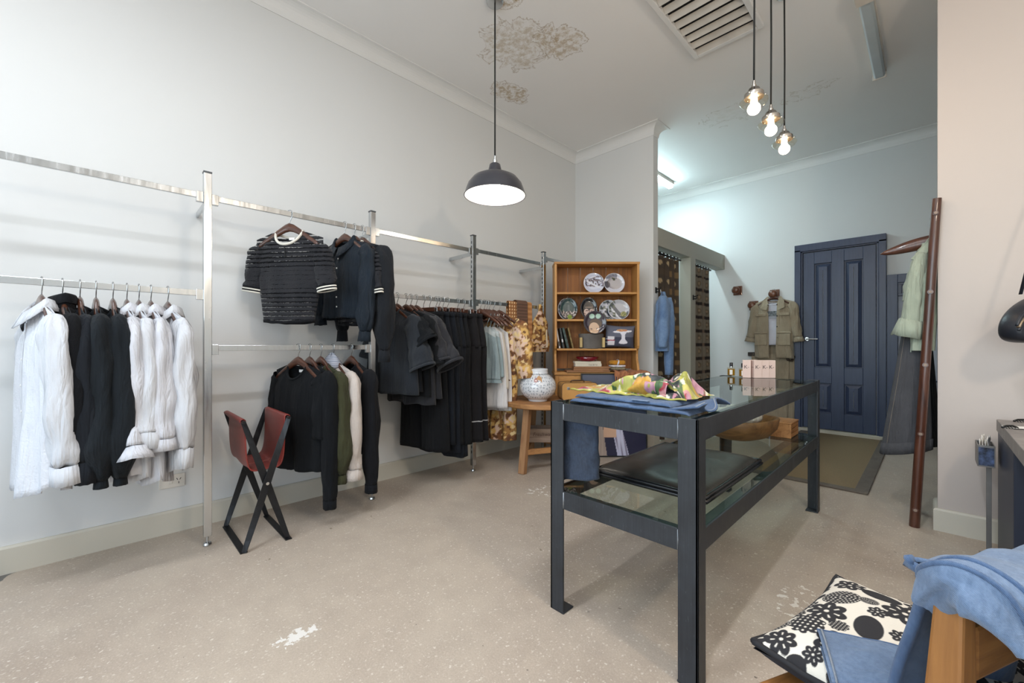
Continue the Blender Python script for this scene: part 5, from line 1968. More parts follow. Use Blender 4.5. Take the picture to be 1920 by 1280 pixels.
# ================================================================== FITTING ROOMS AND BACK WALL
def curtain_mat(kind):
    return painted('curtain_weave_%s' % kind, .85, bump=.3, bscale=500)
def curtain(name, y0, y1, lab, kind, seed):
    X = XF-.06
    root = thing('curtain', lab, 'curtain', (X, (y0+y1)/2, 0))
    yc = (y0+y1)/2
    Wd = y1-y0
    full = 1.75
    ztop, zbot = 2.0, .02
    npl = 4.5
    def fn(u, v):
        z = ztop-(ztop-zbot)*v
        amp = .040*(.6+.4*v)
        y = (u-.5)*Wd*(.93+.07*v)+.006*math.sin(2*PI*npl*u*2+seed)
        x = amp*math.sin(2*PI*npl*u+seed)+.008*nz(u*9+seed, v*2)
        return (x, y, z)
    def paint(i, p):
        u = (i % 141)/140.0
        s = u*Wd*full
        z = p.z
        if kind == 'dark':
            cell = .20
            zi, fz = math.floor(z/cell), (z/cell) % 1
            si, fs = math.floor(s/.14), (s/.14) % 1
            b = (54, 45, 36)
            if fz < .30: b = (92, 74, 50) if si % 2 == 0 else (62, 50, 38)
            if si % 2 == 1: b = mixc(b, (40, 34, 30), .4)
            if math.hypot((fs-.5)*.14, (fz-.66)*cell) < .026: b = (126, 110, 84)
        else:
            cell = .17
            fz = (z/cell) % 1
            fs = (s/.16) % 1
            b = (116, 106, 92)
            if fz < .22: b = (34, 26, 24) if .12 < fs < .88 else (100, 84, 70)
            if .30 < fz < .92 and math.hypot((fs-.5)*.16, (fz-.61)*cell) < .034: b = (96, 82, 64)
            if .30 < fz < .92 and math.hypot((fs-.5)*.16, (fz-.61)*cell) < .018: b = (134, 116, 94)
        return b if kind == 'light' else tuple(q*1.3+4 for q in b)
    MB().grid(fn, 140, 150).build('drape', curtain_mat(name), root, smooth=True, paint=paint)
    MB().tube([(0, y0-yc-.01, 2.02), (0, y1-yc+.03, 2.02)], .011, 12).build('rod', M_bmet, root, smooth=True)
    for k in range(7):
        y = (k+.5-3.5)*Wd/7
        MB().tube([(0, y-.014, 2.0), (0, y-.014, 2.038), (0, y+.014, 2.038), (0, y+.014, 2.0)], .010, 8, flat=.4).build('tab', M_curt if k % 2 else M_curt2, root, smooth=True)
    return root
M_curt, M_curt2 = cloth('curtain_tab_dark', '#2a2420'), cloth('curtain_tab_brown', '#4b4036')
curtain('one', 4.14, 4.76, 'dark brown patterned curtain with gold discs in the nearer cubicle', 'dark', 1.0)
curtain('two', 5.09, 5.70, 'taupe curtain with black dashed bands in the farther cubicle', 'light', 2.2)

M_iron = plain('black_iron', '#1c1b1c', .5, .3)
def coat_hook(y, z, lab):
    r = thing('coat_hook', lab, 'hook', (XF, y, z))
    MB().box(-.001, -.016, -.03, .006, .016, .03).build('back_plate', M_iron, r, bevel=.002)
    MB().tube([(.004, 0, .012), (.03, 0, .012), (.05, 0, .018), (.056, 0, .03)], .006, 8).build('prong', M_iron, r, smooth=True)
    MB().tube([(.004, 0, -.012), (.025, 0, -.02), (.04, 0, -.012), (.042, 0, .0)], .006, 8).build('prong', M_iron, r, smooth=True)
    return r
coat_hook(4.055, 1.60, 'black iron hook on the partition end, holding the denim jacket')
coat_hook(5.008, 1.60, 'black iron hook on the post between the curtains')

# denim jacket hung by its loop on the partition end
dj = thing('denim_jacket', 'washed blue denim jacket hanging from the iron hook by the curtains', 'jacket', (XF+.055, 4.055, 1.575))
def djf(u, v):
    a = 2*PI*u
    ry = .018+.062*sstep(0, .22, v)+.015*sstep(.3, .6, v)-.03*sstep(.72, 1, v)
    rx = .018+.05*sstep(0, .25, v)
    f = 1+.12*nz(math.cos(a)*2, math.sin(a)*2, v*5)+.06*math.sin(5*a+v*4)
    return (.03+rx*f*math.sin(a), -.01+ry*f*math.cos(a)-.03*v, .0-.60*v)
MB().grid(djf, 44, 40, True).build('body', D_pale, dj, smooth=True)
sleeve_mesh([(.045, -.055, -.06), (.07, -.095, -.20), (.07, -.115, -.40), (.065, -.105, -.56)], [(.04, .04), (.052, .05), (.056, .05), (.042, .04)], 3, 22, .18).build('sleeve', D_pale, dj, smooth=True, solid=.003)
sleeve_mesh([(.05, .045, -.06), (.07, .05, -.25), (.075, .03, -.50), (.07, .02, -.84)], [(.035, .04), (.045, .045), (.045, .045), (.038, .036)], 5, 22, .18).build('sleeve', D_pale, dj, smooth=True, solid=.003)
MB().tube([(.02, -.03, .0), (.045, -.055, -.035), (.06, -.04, -.08), (.05, .0, -.05), (.03, .03, .0)], .011, 8, flat=.5).build('collar', D_mid, dj, smooth=True)
MB().tube([(0, -.006, -.01), (-.004, 0, .028), (0, .006, -.01)], .0025, 6).build('hanging_loop', M_label, dj)
for k in range(7):
    MB().tube([(.07+.004*k, .0+.012*(k % 3), -.835), (.07+.004*k, .002+.012*(k % 3), -.865)], .0015, 5).build('frayed_thread', D_seam, dj) if k < 4 else None

# three turned wooden pegs on square blocks
M_walnut = wood('walnut_block', '#4a2a1b', '#7d4d34', 'Z', 2.0, .4, 0, .1, .3)
def peg(px, py, lab, rot):
    a, b = (px-960)/776.0, (644-py)/776.0
    t = YB/(FY+a*RY)
    x, z = (FX+a*RX)*t, CAM_H+b*t
    r = thing('wall_peg', lab, 'peg', (x, YB, z))
    MB().box(-.052, -.026, -.06, .052, 0, .06).build('block', M_walnut, r, bevel=.003)
    Mr = Matrix.Translation((0, -.026, 0)) @ Matrix.Rotation(PI/2, 4, 'X')
    MB().lathe([(0, 0), (.02, 0), (.017, .03), (.03, .048), (.044, .06), (.05, .078), (.044, .096), (.02, .106), (0, .108)], 28, M=Mr).build('knob', M_walnut, r, smooth=True)
    return (x, z)
peg(1384, 545, 'wooden wall peg highest and nearest the cubicles, empty', 0)
peg(1414, 573, 'lower middle wooden wall peg, left of the khaki jacket', 0)
p3x, p3z = peg(1453, 552, 'wooden wall peg holding the khaki jacket', 0)

# khaki jacket over a printed tee, on one hanger, with folded trousers below
jx, jy = p3x+.01, YB-.105
hz_ = p3z+.055
def back_thing(fn, lab, kind='plain', dz=0):
    hanger(kind, (jx, jy, hz_+dz), .0, lab, None)
    return fn((jx, jy, hz_+dz), .0)
def khaki(loc, rz):
    g = G(seed=81, w=.20, chest=.205, hw=.215, d=.05, dh=.06, hem=-.86, fold=.018, fdrop=.05, gap=(.045, .04), nw=.085, slope=.36)
    def sl(s):
        z0 = g.zs-.004-(g.w-g.nw)*g.slope
        return [(s*(g.w-.04), 0, z0-.05), (s*(g.w-.005), 0, z0-.08), (s*(g.w+.02), -.005, z0-.24), (s*(g.w+.055), -.01, z0-.44)], [(.05, .035), (.062, .04), (.056, .04), (.048, .038)]
    r = top('jacket', 'khaki field jacket with rolled sleeves on the wall peg by the door', 'jacket', g, C_khaki, loc, rz, sl, (.055, 1.25), 'none')
    # open notched collar
    for s in (-1, 1):
        pts = [(s*.03, .04, g.zs+.03), (s*.075, .02, g.zs+.032), (s*.12, -.035, g.zs-.03), (s*.135, -.07, g.zs-.12), (s*.06, -.075, g.zs-.15), (s*.045, -.06, g.zs-.08), (s*.06, -.03, g.zs-.01)]
        MB().poly(pts, (0, -.006, 0)).build('collar', C_khaki, r, bevel=.003)
    for s in (-1, 1):
        for z0, z1, w_ in ((-.30, -.335, .06), (-.53, -.555, .075), (-.56, -.70, .068)):
            q = MB().box(s*.125-w_, -.078, z1, s*.125+w_, -.064, z0)
            q.build('pocket_flap' if z0 > -.55 else 'pocket', C_khaki, r, bevel=.006)
    for k in range(5):
        for s in ((1,) if k else (-1, 1)):
            MB().lathe([(0, 0), (.008, 0), (.007, .004), (0, .005)], 12, M=Matrix.Translation((s*.05, -.062, -.20-.135*k)) @ Matrix.Rotation(PI/2, 4, 'X')).build('snap', M_iron, r, smooth=True)
    return r
back_thing(khaki, 'dark wooden hanger in the khaki jacket on the wall peg')
C_tw = cloth('printed_tee_white', '#d5d6e0', 700, .9, .03, .4)
def whitetee(loc, rz):
    g = G(seed=83, w=.17, chest=.17, hw=.16, d=.028, dh=.03, hem=-.70, fold=.012, fdrop=.08, nw=.08)
    r = top('tee', 'white printed tee worn inside the khaki jacket', 'tee', g, C_tw, loc, rz, None, None, 'crew')
    MB().box(-.055, -.058, -.335, .06, -.050, -.275).build('chest_print', plain('tee_print', '#6d7276', .8, 0, .4, 60), r)
    MB().box(-.05, -.0585, -.36, .055, -.050, -.350).build('chest_print_line', plain('tee_print2', '#9a9da6', .8), r)
    return r
whitetee((jx, jy+.002, hz_), 0)
def kh_tr():
    r = thing('trousers', 'khaki trousers folded below the khaki jacket', 'trousers', (jx-.04, YB-.07, hz_-.83))
    for k, (x0, x1, y, z1, ln) in enumerate(((-.22, .20, .0, .02, .95), (-.20, .27, .03, 0, .86))):
        def fn(u, v, x0=x0, x1=x1, y=y, z1=z1, ln=ln):
            a = 2*PI*u
            c, h = (x0+x1)/2, (x1-x0)/2
            return (c+h*(1-.12*v)*math.copysign(abs(math.cos(a))**.6, math.cos(a)), y-.012*math.sin(a)+.010*nz(math.cos(a)*3, v*5, k), z1-ln*v)
        MB().grid(fn, 40, 24, True).build('leg', C_khaki, r, smooth=True)
    MB().box(-.26, -.01, -.01, -.15, .02, .04).build('belt_loop', plain('brown_belt', '#2e241d', .6), r, bevel=.005)
    MB().tube([(.17, -.025, .0), (.19, -.03, -.05), (.23, -.02, -.06), (.25, 0, 0)], .014, 8).build('belt_end', plain('brown_belt2', '#3a2a20', .5), r, smooth=True)
    return r
kh_tr()

# ---- navy cupboard next to the door
cu = thing('cupboard', 'low navy cupboard frame with open shelves beside the panelled door', 'cupboard', (-.332, YB, 0))
CW, CH, CDp = .62, 1.79, .06
m = MB().box(0, -CDp, 0, .085, 0, CH).box(.085, -CDp, CH-.09, CW, 0, CH).box(CW-.085, -CDp, 0, CW, 0, CH-.09).box(.085, -CDp, 0, CW-.085, 0, .10)
m.build('face_frame', M_navy, cu, bevel=.003)
MB().box(.085, -.012, .10, CW-.085, -.002, CH-.09).build('back_panel', plain('pale_grey_panel', '#a5abb6', .6), cu)
sh = MB().box(.085, -.045, 1.56, .115, -.012, CH-.09).box(.085, -.05, 1.56, CW-.085, -.035, 1.585).box(.085, -.05, CH-.115, CW-.085, -.03, CH-.09)
sh.build('hanging_rail', M_navy, cu, bevel=.002)
MB().box(.085, -.05, .655, CW-.085, -.013, .67).build('shelf', M_navy, cu, bevel=.002)
o = MB().box(0, -.034, 0, .07, 0, .22).build('cardboard_box', plain('brown_cardboard', '#a0805f', .8), None, bevel=.002, loc=(-.332+.21, YB-.013, .6705))
tag(o, 'brown cardboard box standing on the navy cupboard shelf', 'box')
o = MB().box(0, -.034, 0, .028, 0, .27).build('patterned_folder', plain('plum_folder', '#4a4258', .7, 0, .3, 120), None, bevel=.002, loc=(-.332+.09, YB-.013, .1005+.57))
tag(o, 'plum patterned folder standing at the cupboard shelf edge', 'folder')
o = MB().box(0, -.034, 0, .05, 0, .23).build('white_folder', M_plab, None, bevel=.002, loc=(-.332+.125, YB-.013, .6705))
tag(o, 'white folder beside the plum folder in the navy cupboard', 'folder')
o = MB().box(0, -.03, 0, .3, 0, .10).build('timber_board', M_plank, None, bevel=.002, loc=(-.332+.22, YB-.014-.0, .1005))
tag(o, 'pale timber board at the bottom of the navy cupboard', 'board')

# ---- woven mat in front of the door
def mat_mat():
    t = NT('sisal')
    v = t.coord()
    w_ = t.n('ShaderNodeTexWave')
    w_.bands_direction = 'X'
    t.link(v, w_.inputs['Vector'])
    w_.inputs['Scale'].default_value = 70
    w_.inputs['Distortion'].default_value = 1.0
    f = t.noise(v, 120, 3)
    col = t.ramp(t.math('ADD', t.math('MULTIPLY', w_.outputs['Fac'], .5), t.math('MULTIPLY', f, .5)), [(.3, lin('#75634a')), (.7, lin('#9c8866'))])
    t.bsdf(col, .95, 0, t.bump(w_.outputs['Fac'], .5, .004))
    return t.m
rg = thing('door_mat', 'large tan sisal mat with grey cloth border before the navy door', 'mat', (0, 0, 0))
mx0, mx1, my0, my1 = -1.10, -.305, 3.76, 5.98
MB().box(mx0+.075, my0+.075, .002, mx1-.075, my1-.02, .010).build('weave', mat_mat(), rg)
bm_ = MB()
for x0, y0, x1, y1 in ((mx0, my0, mx1, my0+.078), (mx0, my0+.078, mx0+.078, my1), (mx1-.078, my0+.078, mx1, my1)):
    bm_.box(x0, y0, .001, x1, y1, .012)
bm_.build('border', cloth('taupe_binding', '#6a6158', 300, .95), rg, bevel=.003)
# ================================================================== RIGHT-HAND SIDE
M_ldr = wood('dark_pole_wood', '#2f1710', '#5d3524', 'Z', 1.0, .32, .4, .1, .35)
la = thing('ladder_rack', 'dark turned-wood ladder leaning on the end of the white wall', 'ladder', (0, 0, 0))
def rail_at(t, y): return Vector((-.066+(.090)*t, y, 1.86*t))
for y in (3.315, 3.61):
    P_ = [rail_at(k/12, y) for k in range(13)]
    MB().tube(P_, [.0235-.003*(k/12) for k in range(13)], 16).build('rail', M_ldr, la, smooth=True, auto=50)
for t in (.055, .29, .50, .72, .955):
    a = rail_at(t, 3.315-.026)
    b = rail_at(t, 3.61+.026)
    r = MB().tube([a, b], .013, 12).build('rung', M_ldr, la, smooth=True, auto=50)
    MB().lathe([(0, 0), (.008, 0), (.008, .004), (0, .004)], 10, M=Matrix.Translation(a) @ Matrix.Rotation(PI/2, 4, 'X')).build('rung_end', plain('rung_end_%d' % int(t*100), '#8d7a6c', .5), r)
# broad wooden coat hanger on the upper rung with the sage shirt slipping off it
rung = rail_at(.955, 3.45)
hy0 = 3.40
ch = thing('coat_hanger', 'broad dark wooden hanger jutting from the ladder, carrying the sage shirt', 'hanger', (rung.x-.002, hy0, rung.z+.0135), 0, None)
MB().tube([(p[0], p[1], p[2]*1.4) for p in HOOK], .0022, 8).build('hook', M_steel, ch, smooth=True)
rs = []
for k in range(25):
    u = -1+k/12.0
    z = -.150-.055*abs(u)**1.6+.012*abs(u)**4
    h = .040*(1-abs(u)**2.5)**.8+.003
    th_ = .022*(1-abs(u)**3)**.5+.003
    rs.append([(.235*u, th_*math.cos(2*PI*q/14)-.02*u*u, z+h*.9*math.sin(2*PI*q/14)) for q in range(14)])
MB().rings(rs, True, True).build('shoulders', M_ldr, ch, smooth=True)
sg = thing('shirt', 'sage green shirt with turned-up cuffs hanging on the ladder hanger', 'shirt', (rung.x-.002, hy0, rung.z+.0135))
g = G(seed=91, zs=-.150, w=.14, chest=.115, hw=.10, d=.05, dh=.05, hem=-.86, fold=.03, fdrop=.10, nw=.07, slope=.5)
def sgf(u, v):
    a = 2*PI*u
    # body gathered behind the pole, hanging from the collar
    rx = .035+.03*sstep(0, .3, v)-.012*v
    ry = .03+.04*sstep(0, .3, v)
    f = 1+.22*nz(math.cos(a)*2, math.sin(a)*2, v*4)+.08*math.sin(6*a+v*3)
    return (-.035-.02*v+rx*f*math.cos(a), ry*f*math.sin(a), -.16-.62*v)
MB().grid(sgf, 48, 40, True).build('body', C_sage, sg, smooth=True)
sleeve_mesh([(-.055, -.03, -.22), (-.075, -.045, -.33), (-.09, -.05, -.50), (-.10, -.045, -.66)], [(.025, .03), (.036, .045), (.042, .045), (.044, .045)], 7, 24, .22).build('sleeve', C_sage, sg, smooth=True, solid=.003)
cuff_mesh((-.098, -.046, -.60), (-.2, .06, -1), .050, .048, .10, 1.35, 4, 24).build('cuff', C_sage, sg, smooth=True)
sleeve_mesh([(-.04, .03, -.22), (-.08, .06, -.31), (-.105, .07, -.42), (-.11, .07, -.48)], [(.025, .03), (.034, .04), (.032, .036), (.026, .03)], 9, 22, .2).build('sleeve', C_sage, sg, smooth=True, solid=.003)
MB().poly([(-.10, -.045, -.245), (-.075, -.05, -.215), (-.02, -.045, -.125), (.0, -.035, -.115), (.02, -.03, -.15), (-.03, -.05, -.22), (-.06, -.055, -.275)], (0, .012, 0)).build('collar', C_sage, sg, bevel=.004)
MB().tube([(-.10, -.03, -.70), (-.098, -.03, -.75), (-.10, -.03, -.79)], .003, 6).build('sleeve_tab', C_sage, sg)
# grey denim skirt and a dark one behind, clipped to the second rung
r2 = rail_at(.72, 3.45)
sk1 = thing('skirt', 'long grey denim skirt with turned hem hanging inside the ladder', 'skirt', (r2.x-.02, 3.44, r2.z-.02))
def skf(u, v):
    a = 2*PI*u
    rx = .045+.065*v**1.1
    ry = .03+.055*v
    f = 1+.05*nz(math.cos(a)*2, math.sin(a)*2, v*3)+.04*math.sin(7*a+1)*v
    return (-.03-.060*v+rx*f*math.cos(a), -.01+ry*f*math.sin(a), -.0-.92*v+.03*math.cos(a)*v)
b = MB().grid(skf, 56, 46, True).build('body', C_greyden, sk1, smooth=True, solid=.004)
MB().rings([[tuple(Vector(skf(k/56, v))*1.0+Vector((0, 0, 0))) for k in range(56)] for v in (.925, .995)], True, False).build('turned_hem', C_greyden, b, smooth=True, solid=.014)
MB().tube([skf(.62+.00*k, .08+.86*k/20) for k in range(21)], .0022, 6).build('side_seam', D_seam if False else C_khaki, b, smooth=True)
MB().rings([[tuple(Vector((p[0], p[1]*1.05, p[2]))) for p in [skf(k/40, v) for k in range(40)]] for v in (0, .035)], True, False).build('waistband', C_greyden, sk1, smooth=True, solid=.006)
r3 = rail_at(.72, 3.56)
sk2 = thing('skirt', 'black-green skirt hanging behind the grey denim skirt', 'skirt', (r3.x+.005, 3.68, r3.z-.02))
def sk2f(u, v):
    a = 2*PI*u
    rx = .04+.055*v
    ry = .035+.07*v
    f = 1+.06*math.sin(6*a+1)*v
    return (-.055+rx*f*math.cos(a), ry*f*math.sin(a), -.90*v)
MB().grid(sk2f, 48, 30, True).build('body', C_dark, sk2, smooth=True, solid=.004)
MB().tube([(-.055, 0, .02), (-.05, -.04, .06), (-.035, -.07, .035), (-.02, -.07, .0)], .0025, 6).build('hanging_loop', M_brass if False else C_khaki, sk2)
MB().box(-.08, -.025, -.02, -.03, .025, .055).build('brass_clip', plain('aged_brass', '#8a6a34', .35, .8), sk2, bevel=.004)

# ---- counter: grey stone top on dark navy panels
def stone_mat():
    t = NT('grey_cement_top')
    v = t.coord()
    f = t.noise(v, 14, 6, .7, .5)
    t.bsdf(t.ramp(f, [(.3, lin('#797370')), (.7, lin('#99928d'))]), .55, 0, t.bump(f, .2, .004))
    return t.m
def z_at(x, y, py):
    D = FX*x+FY*y
    return CAM_H+(644-py)/776.0*D
KX, KY = .232, 3.19
KZ = z_at(KX, KY, 785.5)
kc = thing('counter', 'dark navy shop counter with grey stone top at the right edge', 'counter', (0, 0, 0))
MB().box(KX, 1.75, KZ-.058, KX+.72, KY, KZ).build('stone_top', stone_mat(), kc, bevel=.003)
M_navyd = plain('dark_navy_panel', '#232a3b', .42, 0, .06, 3)
MB().box(KX+.004, 2.62, 0, KX+.70, KY-.012, KZ-.058).build('end_cabinet', M_navyd, kc, bevel=.003)
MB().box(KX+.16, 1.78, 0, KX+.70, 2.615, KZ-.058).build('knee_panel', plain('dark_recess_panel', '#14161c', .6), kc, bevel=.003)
# a card with two pairs of dark clips lying on it
def on_k(u, v): 
    a, b = (u-960)/776.0, (644-v)/776.0
    t = (KZ-CAM_H)/b
    return ((FX+a*RX)*t, (FY+a*RY)*t)
cx1, cy1 = on_k(1918, 803)
cd = thing('swing_card', 'white card with black edge lying on the stone counter top', 'card', (cx1, cy1, KZ+.0005), .5)
MB().box(-.05, -.035, .0, .06, .035, .003).build('card_face', M_plab, cd)
MB().box(-.055, -.04, -.0, .065, -.034, .0032).build('black_edge', M_capb, cd)
def clawclip(u, v, lab):
    x, y = on_k(u, v)
    r = thing('hair_clip', lab, 'hair clip', (x, y, KZ+.0005), .7)
    MB().tube([(-.03, 0, .004), (-.01, .004, .010), (.015, .003, .011), (.03, 0, .004)], .0045, 8).build('spine', M_capb, r, smooth=True)
    for k in range(5):
        MB().tube([(-.024+.012*k, 0, .008), (-.024+.012*k, -.010, .006), (-.024+.012*k, -.013, .0015)], .002, 6).build('tooth', M_capb, r)
    return r
clawclip(1893, 803, 'black toothed hair clip left of the white card')
clawclip(1914, 791, 'black toothed hair clip behind the white card')
# steel offcut bin hung beside the counter on a flat steel leg
M_zinc = plain('zinc_sheet', '#7d7b79', .45, .6, .08, 8)
bx0, by0 = KX-.006, KY-.02
bn = thing('steel_bin', 'open zinc box on a flat steel leg beside the counter, papers inside', 'bin', (bx0-.055, by0-.02, 0))
zt0 = z_at(bx0-.06, by0, 826)
m = MB()
m.box(-.010, -.10, zt0-.105, -.006, .05, zt0).box(.044, -.10, zt0-.105, .048, .05, zt0).box(-.006, -.10, zt0-.105, .044, -.096, zt0).box(-.006, .046, zt0-.105, .044, .05, zt0).box(-.006, -.096, zt0-.105, .044, .046, zt0-.101)
m.build('box_body', M_zinc, bn, bevel=.001)
MB().box(-.006, -.1008, zt0-.098, .044, -.1000, zt0-.010).build('painted_end', plain('chipped_blue', '#3c4a68', .5, 0, .5, 40), bn)
MB().box(.022, -.045, 0, .040, -.037, zt0-.1055).build('leg', M_zinc, bn, bevel=.001)
MB().box(.0, -.08, 0, .046, 0, .004).build('foot', M_zinc, bn, bevel=.001)
rnd = random.Random(3)
for k in range(4):
    m = MB()
    x0, y0 = .0+.009*k, -.04-.008*k
    m.grid(lambda u, v: (x0+.006*nz(u*4, v*4, k)+.01*u, y0+.06*u, zt0-.099+(.115+.02*(k % 2))*v+.006*math.sin(u*9)*v), 8, 8)
    o = m.build('paper_slip', M_plab, None, smooth=True, solid=.001, loc=(bx0-.055, by0-.02, 0))
    tag(o, ('crumpled paper slip leftmost in the zinc box', 'paper slip second from left in the zinc box', 'paper slip third from left in the zinc box', 'paper slip rightmost in the zinc box, nearest the counter')[k], 'paper')

# ---- leather pouch bag hanging at the right edge
M_bagl = plain('navy_black_leather', '#1a1e27', .38, 0, .1, 20, .15, 120)
M_zip = plain('zip_teeth', '#8a7a66', .35, .7, .15, 300)
def px_at_D(u, v, D): return dl(D, (u-960)/776.0*D, CAM_H+(644-v)/776.0*D)
bD = 1.92
bc = px_at_D(1962, 592, bD)
bg_ = thing('leather_bag', 'dark navy leather half-moon bag hanging at the right edge', 'bag', bc, RZ_CAM)
def bagf(u, v):
    a = 2*PI*u
    R = 1.0
    x = .186*math.copysign(abs(math.cos(a))**.85, math.cos(a))
    z = .107*math.copysign(abs(math.sin(a))**.9, math.sin(a))
    k = math.sin(PI*v)**.55 if 0 < v < 1 else 0
    y = .05*(-math.cos(PI*v))
    kk = .80+.20*k
    return (x*kk*(1 if 0 < v < 1 else .78), y, z*kk+.045*x/.186-.02*(x/.186)**2)
m = MB().grid(bagf, 56, 14, True)
m.add([bagf(k/56, 0) for k in range(56)], [tuple(range(56))])
m.add([bagf(k/56, 1) for k in range(56)], [tuple(range(56))])
m.build('bag_body', M_bagl, bg_, smooth=True, auto=50)
def rim(t, s=1.0): 
    a = PI*(.03+.94*t)
    x = -.188*math.cos(a)
    return (x, -.047, .079*math.sin(a)*s+.045*x/.186-.02*(x/.186)**2+.002)
MB().tube([rim(k/40) for k in range(41)], .009, 8, flat=.5).build('zip', M_zip, bg_, smooth=True)
MB().tube([tuple(Vector(rim(k/40, 1.18))+Vector((0, .004, .006))) for k in range(41)], .007, 8).build('piping', M_bagl, bg_, smooth=True)
MB().tube([tuple(Vector(rim(k/40, .80))+Vector((0, -.001, -.012))) for k in range(41)], .006, 8).build('lower_piping', M_bagl, bg_, smooth=True)
MB().tube([(-.12, 0, .10), (-.04, 0, .42), (.06, 0, .75), (.08, 0, .42), (.16, 0, .12)], .008, 8, flat=.4).build('strap', M_bagl, bg_, smooth=True)
sx_, sy_ = bc[0]+math.cos(RZ_CAM)*.06, bc[1]+math.sin(RZ_CAM)*.06
hk = thing('bag_hook', 'iron wall hook carrying the leather bag strap', 'hook', (sx_, YS, bc[2]+.745))
MB().tube([(0, 0, 0), (0, sy_-YS-.0, -.002), (0, sy_-YS-.012, .0), (0, sy_-YS-.02, .03)], .007, 8).build('arm', M_iron, hk, smooth=True)
MB().box(-.02, -.006, -.04, .02, 0, .04).build('back_plate', M_iron, hk, bevel=.002)

# ================================================================== CHAIR IN THE FOREGROUND
# width runs along u (towards +Y), the sitter faces f (towards -X)
U = Vector((.419, .907, 0)).normalized()
Fv = Vector((-U.y, U.x, 0))
C0 = Vector((.013, .756, 0))            # foot of the near back post
M_oak = wood('golden_oak_chair', '#653b17', '#a06d38', 'Z', 1.2, .5, .3, .2)
M_oakh = wood('golden_oak_chair_cross', '#653b17', '#a06d38', 'Y', 1.2, .5, .2, .2)
chr_ = thing('chair', 'golden oak chair in the near corner with printed cushion and draped jeans', 'chair', C0, math.atan2(U.y, U.x)-PI/2)
# local: y along the width, -x is the way the sitter faces
SZ = .405
CWd, CDp_ = .41, .255
for y in (0, CWd):
    rs = []
    for z, w_, x in ((0, .030, .03), (SZ, .034, .0), (.60, .030, .004), (.772, .021, .010)):
        rs.append([(x-w_*.62, y-w_*.62, z), (x+w_*.62, y-w_*.62, z), (x+w_*.62, y+w_*.62, z), (x-w_*.62, y+w_*.62, z)])
    MB().rings(rs, True, True).build('back_post', M_oak, chr_, bevel=.004)
for y in (.0, CWd):
    MB().bar((-CDp_, y, 0), (-CDp_+.005, y, SZ), .04, .04, up=(1, 0, 0)).build('leg', M_oak, chr_, bevel=.004)
    MB().bar((-CDp_-.010, y, SZ-.025), (.0, y, SZ-.025), .028, .04).build('side_rail', M_oakh, chr_, bevel=.006)
    MB().bar((-CDp_, y, .17), (.025, y, .17), .022, .03).build('stretcher', M_oakh, chr_, bevel=.003)
MB().box(-CDp_-.01, .0, SZ-.004, .02, CWd, SZ+.014).build('seat', M_oakh, chr_, bevel=.004)
MB().box(-.006, .02, .63, .020, CWd-.02, .70).build('top_rail', M_oakh, chr_, bevel=.006)
MB().box(-.002, .02, .50, .016, CWd-.02, .54).build('back_slat', M_oakh, chr_, bevel=.004)

# cushion with black flowers, lozenges and seed-heads on cream
cu_ = thing('seat_cushion', 'cream cushion printed with black flowers on the oak chair seat', 'cushion', (-.040, 1.060, SZ+.0145), math.radians(-11.2))
rnd = random.Random(12)
motifs = []
tries = 0
while len(motifs) < 170 and tries < 6000:
    tries += 1
    x, y = rnd.uniform(-.20, .20), rnd.uniform(-.20, .20)
    r_ = rnd.choice((.018, .028, .034, .038)) if tries > 1500 else rnd.choice((.034, .038))
    if all(math.hypot(x-m_[0], y-m_[1]) > (r_+m_[2])*.84 for m_ in motifs):
        motifs.append((x, y, r_, rnd.choice((0, 0, 1, 2, 3, 4)), rnd.uniform(0, PI)))
def print_at(x, y):
    """True where the print is black"""
    for mx, my, r_, kind, rot in motifs:
        dx_, dy_ = x-mx, y-my
        if abs(dx_) > r_*1.15 or abs(dy_) > r_*1.15: continue
        d = math.hypot(dx_, dy_)/r_
        a = math.atan2(dy_, dx_)+rot
        if kind in (0, 1):        # flower, slit petals and pierced eye
            n_ = 7
            pet = .72+.28*abs(math.cos(a*n_/2))
            if d < pet:
                ph = (a*n_/(2*PI)) % 1.0
                if .38 < d < .66 and abs(ph-0.0) < .11 or .38 < d < .66 and abs(ph-1.0) < .11: return False
                if d < .13: return False
                return True
        elif kind == 2:           # solid lozenge
            q = math.hypot((dx_*math.cos(rot)+dy_*math.sin(rot))/r_, (-dx_*math.sin(rot)+dy_*math.cos(rot))/(r_*.62))
            if q < 1: return True
        elif kind == 3:           # dotted oval
            q = math.hypot((dx_*math.cos(rot)+dy_*math.sin(rot))/r_, (-dx_*math.sin(rot)+dy_*math.cos(rot))/(r_*.75))
            if q < 1:
                rr_ = (q*5) % 1.0
                n_ = max(3, int(q*5)*6)
                th_ = (a*n_/(2*PI)) % 1.0
                return not (.3 < rr_ < .75 and .25 < th_ < .7)
        else:                     # seed head: scalloped with dots
            sc_ = .84+.16*abs(math.cos(a*5))
            if d < sc_:
                gx, gy = (dx_/(r_*.3)) % 1.0, (dy_/(r_*.3)) % 1.0
                return not math.hypot(gx-.5, gy-.5) < .24
    return False
M_cush = painted('printed_canvas', .9, bump=.25, bscale=700)
CS = .180
NC = 330
def cushf(sgn):
    def fn(u, v):
        x, y = -1+2*u, -1+2*v
        e = max(0.0, (1-abs(x)**3.2)*(1-abs(y)**3.2))
        kx = 1-.07*(1-y*y)*abs(x)**5
        ky = 1-.07*(1-x*x)*abs(y)**5
        h = .052*e**.5
        cr_ = .014*max(0, abs(x)*abs(y)-.5)
        z = .042+(h+.006*nz(x*2, y*2, 7)*e if sgn > 0 else -min(h, .042)*.98)+(cr_*2 if sgn > 0 else -.0)
        return (CS*.92*x*kx, CS*1.12*y*ky, max(.0015, z))
    return fn
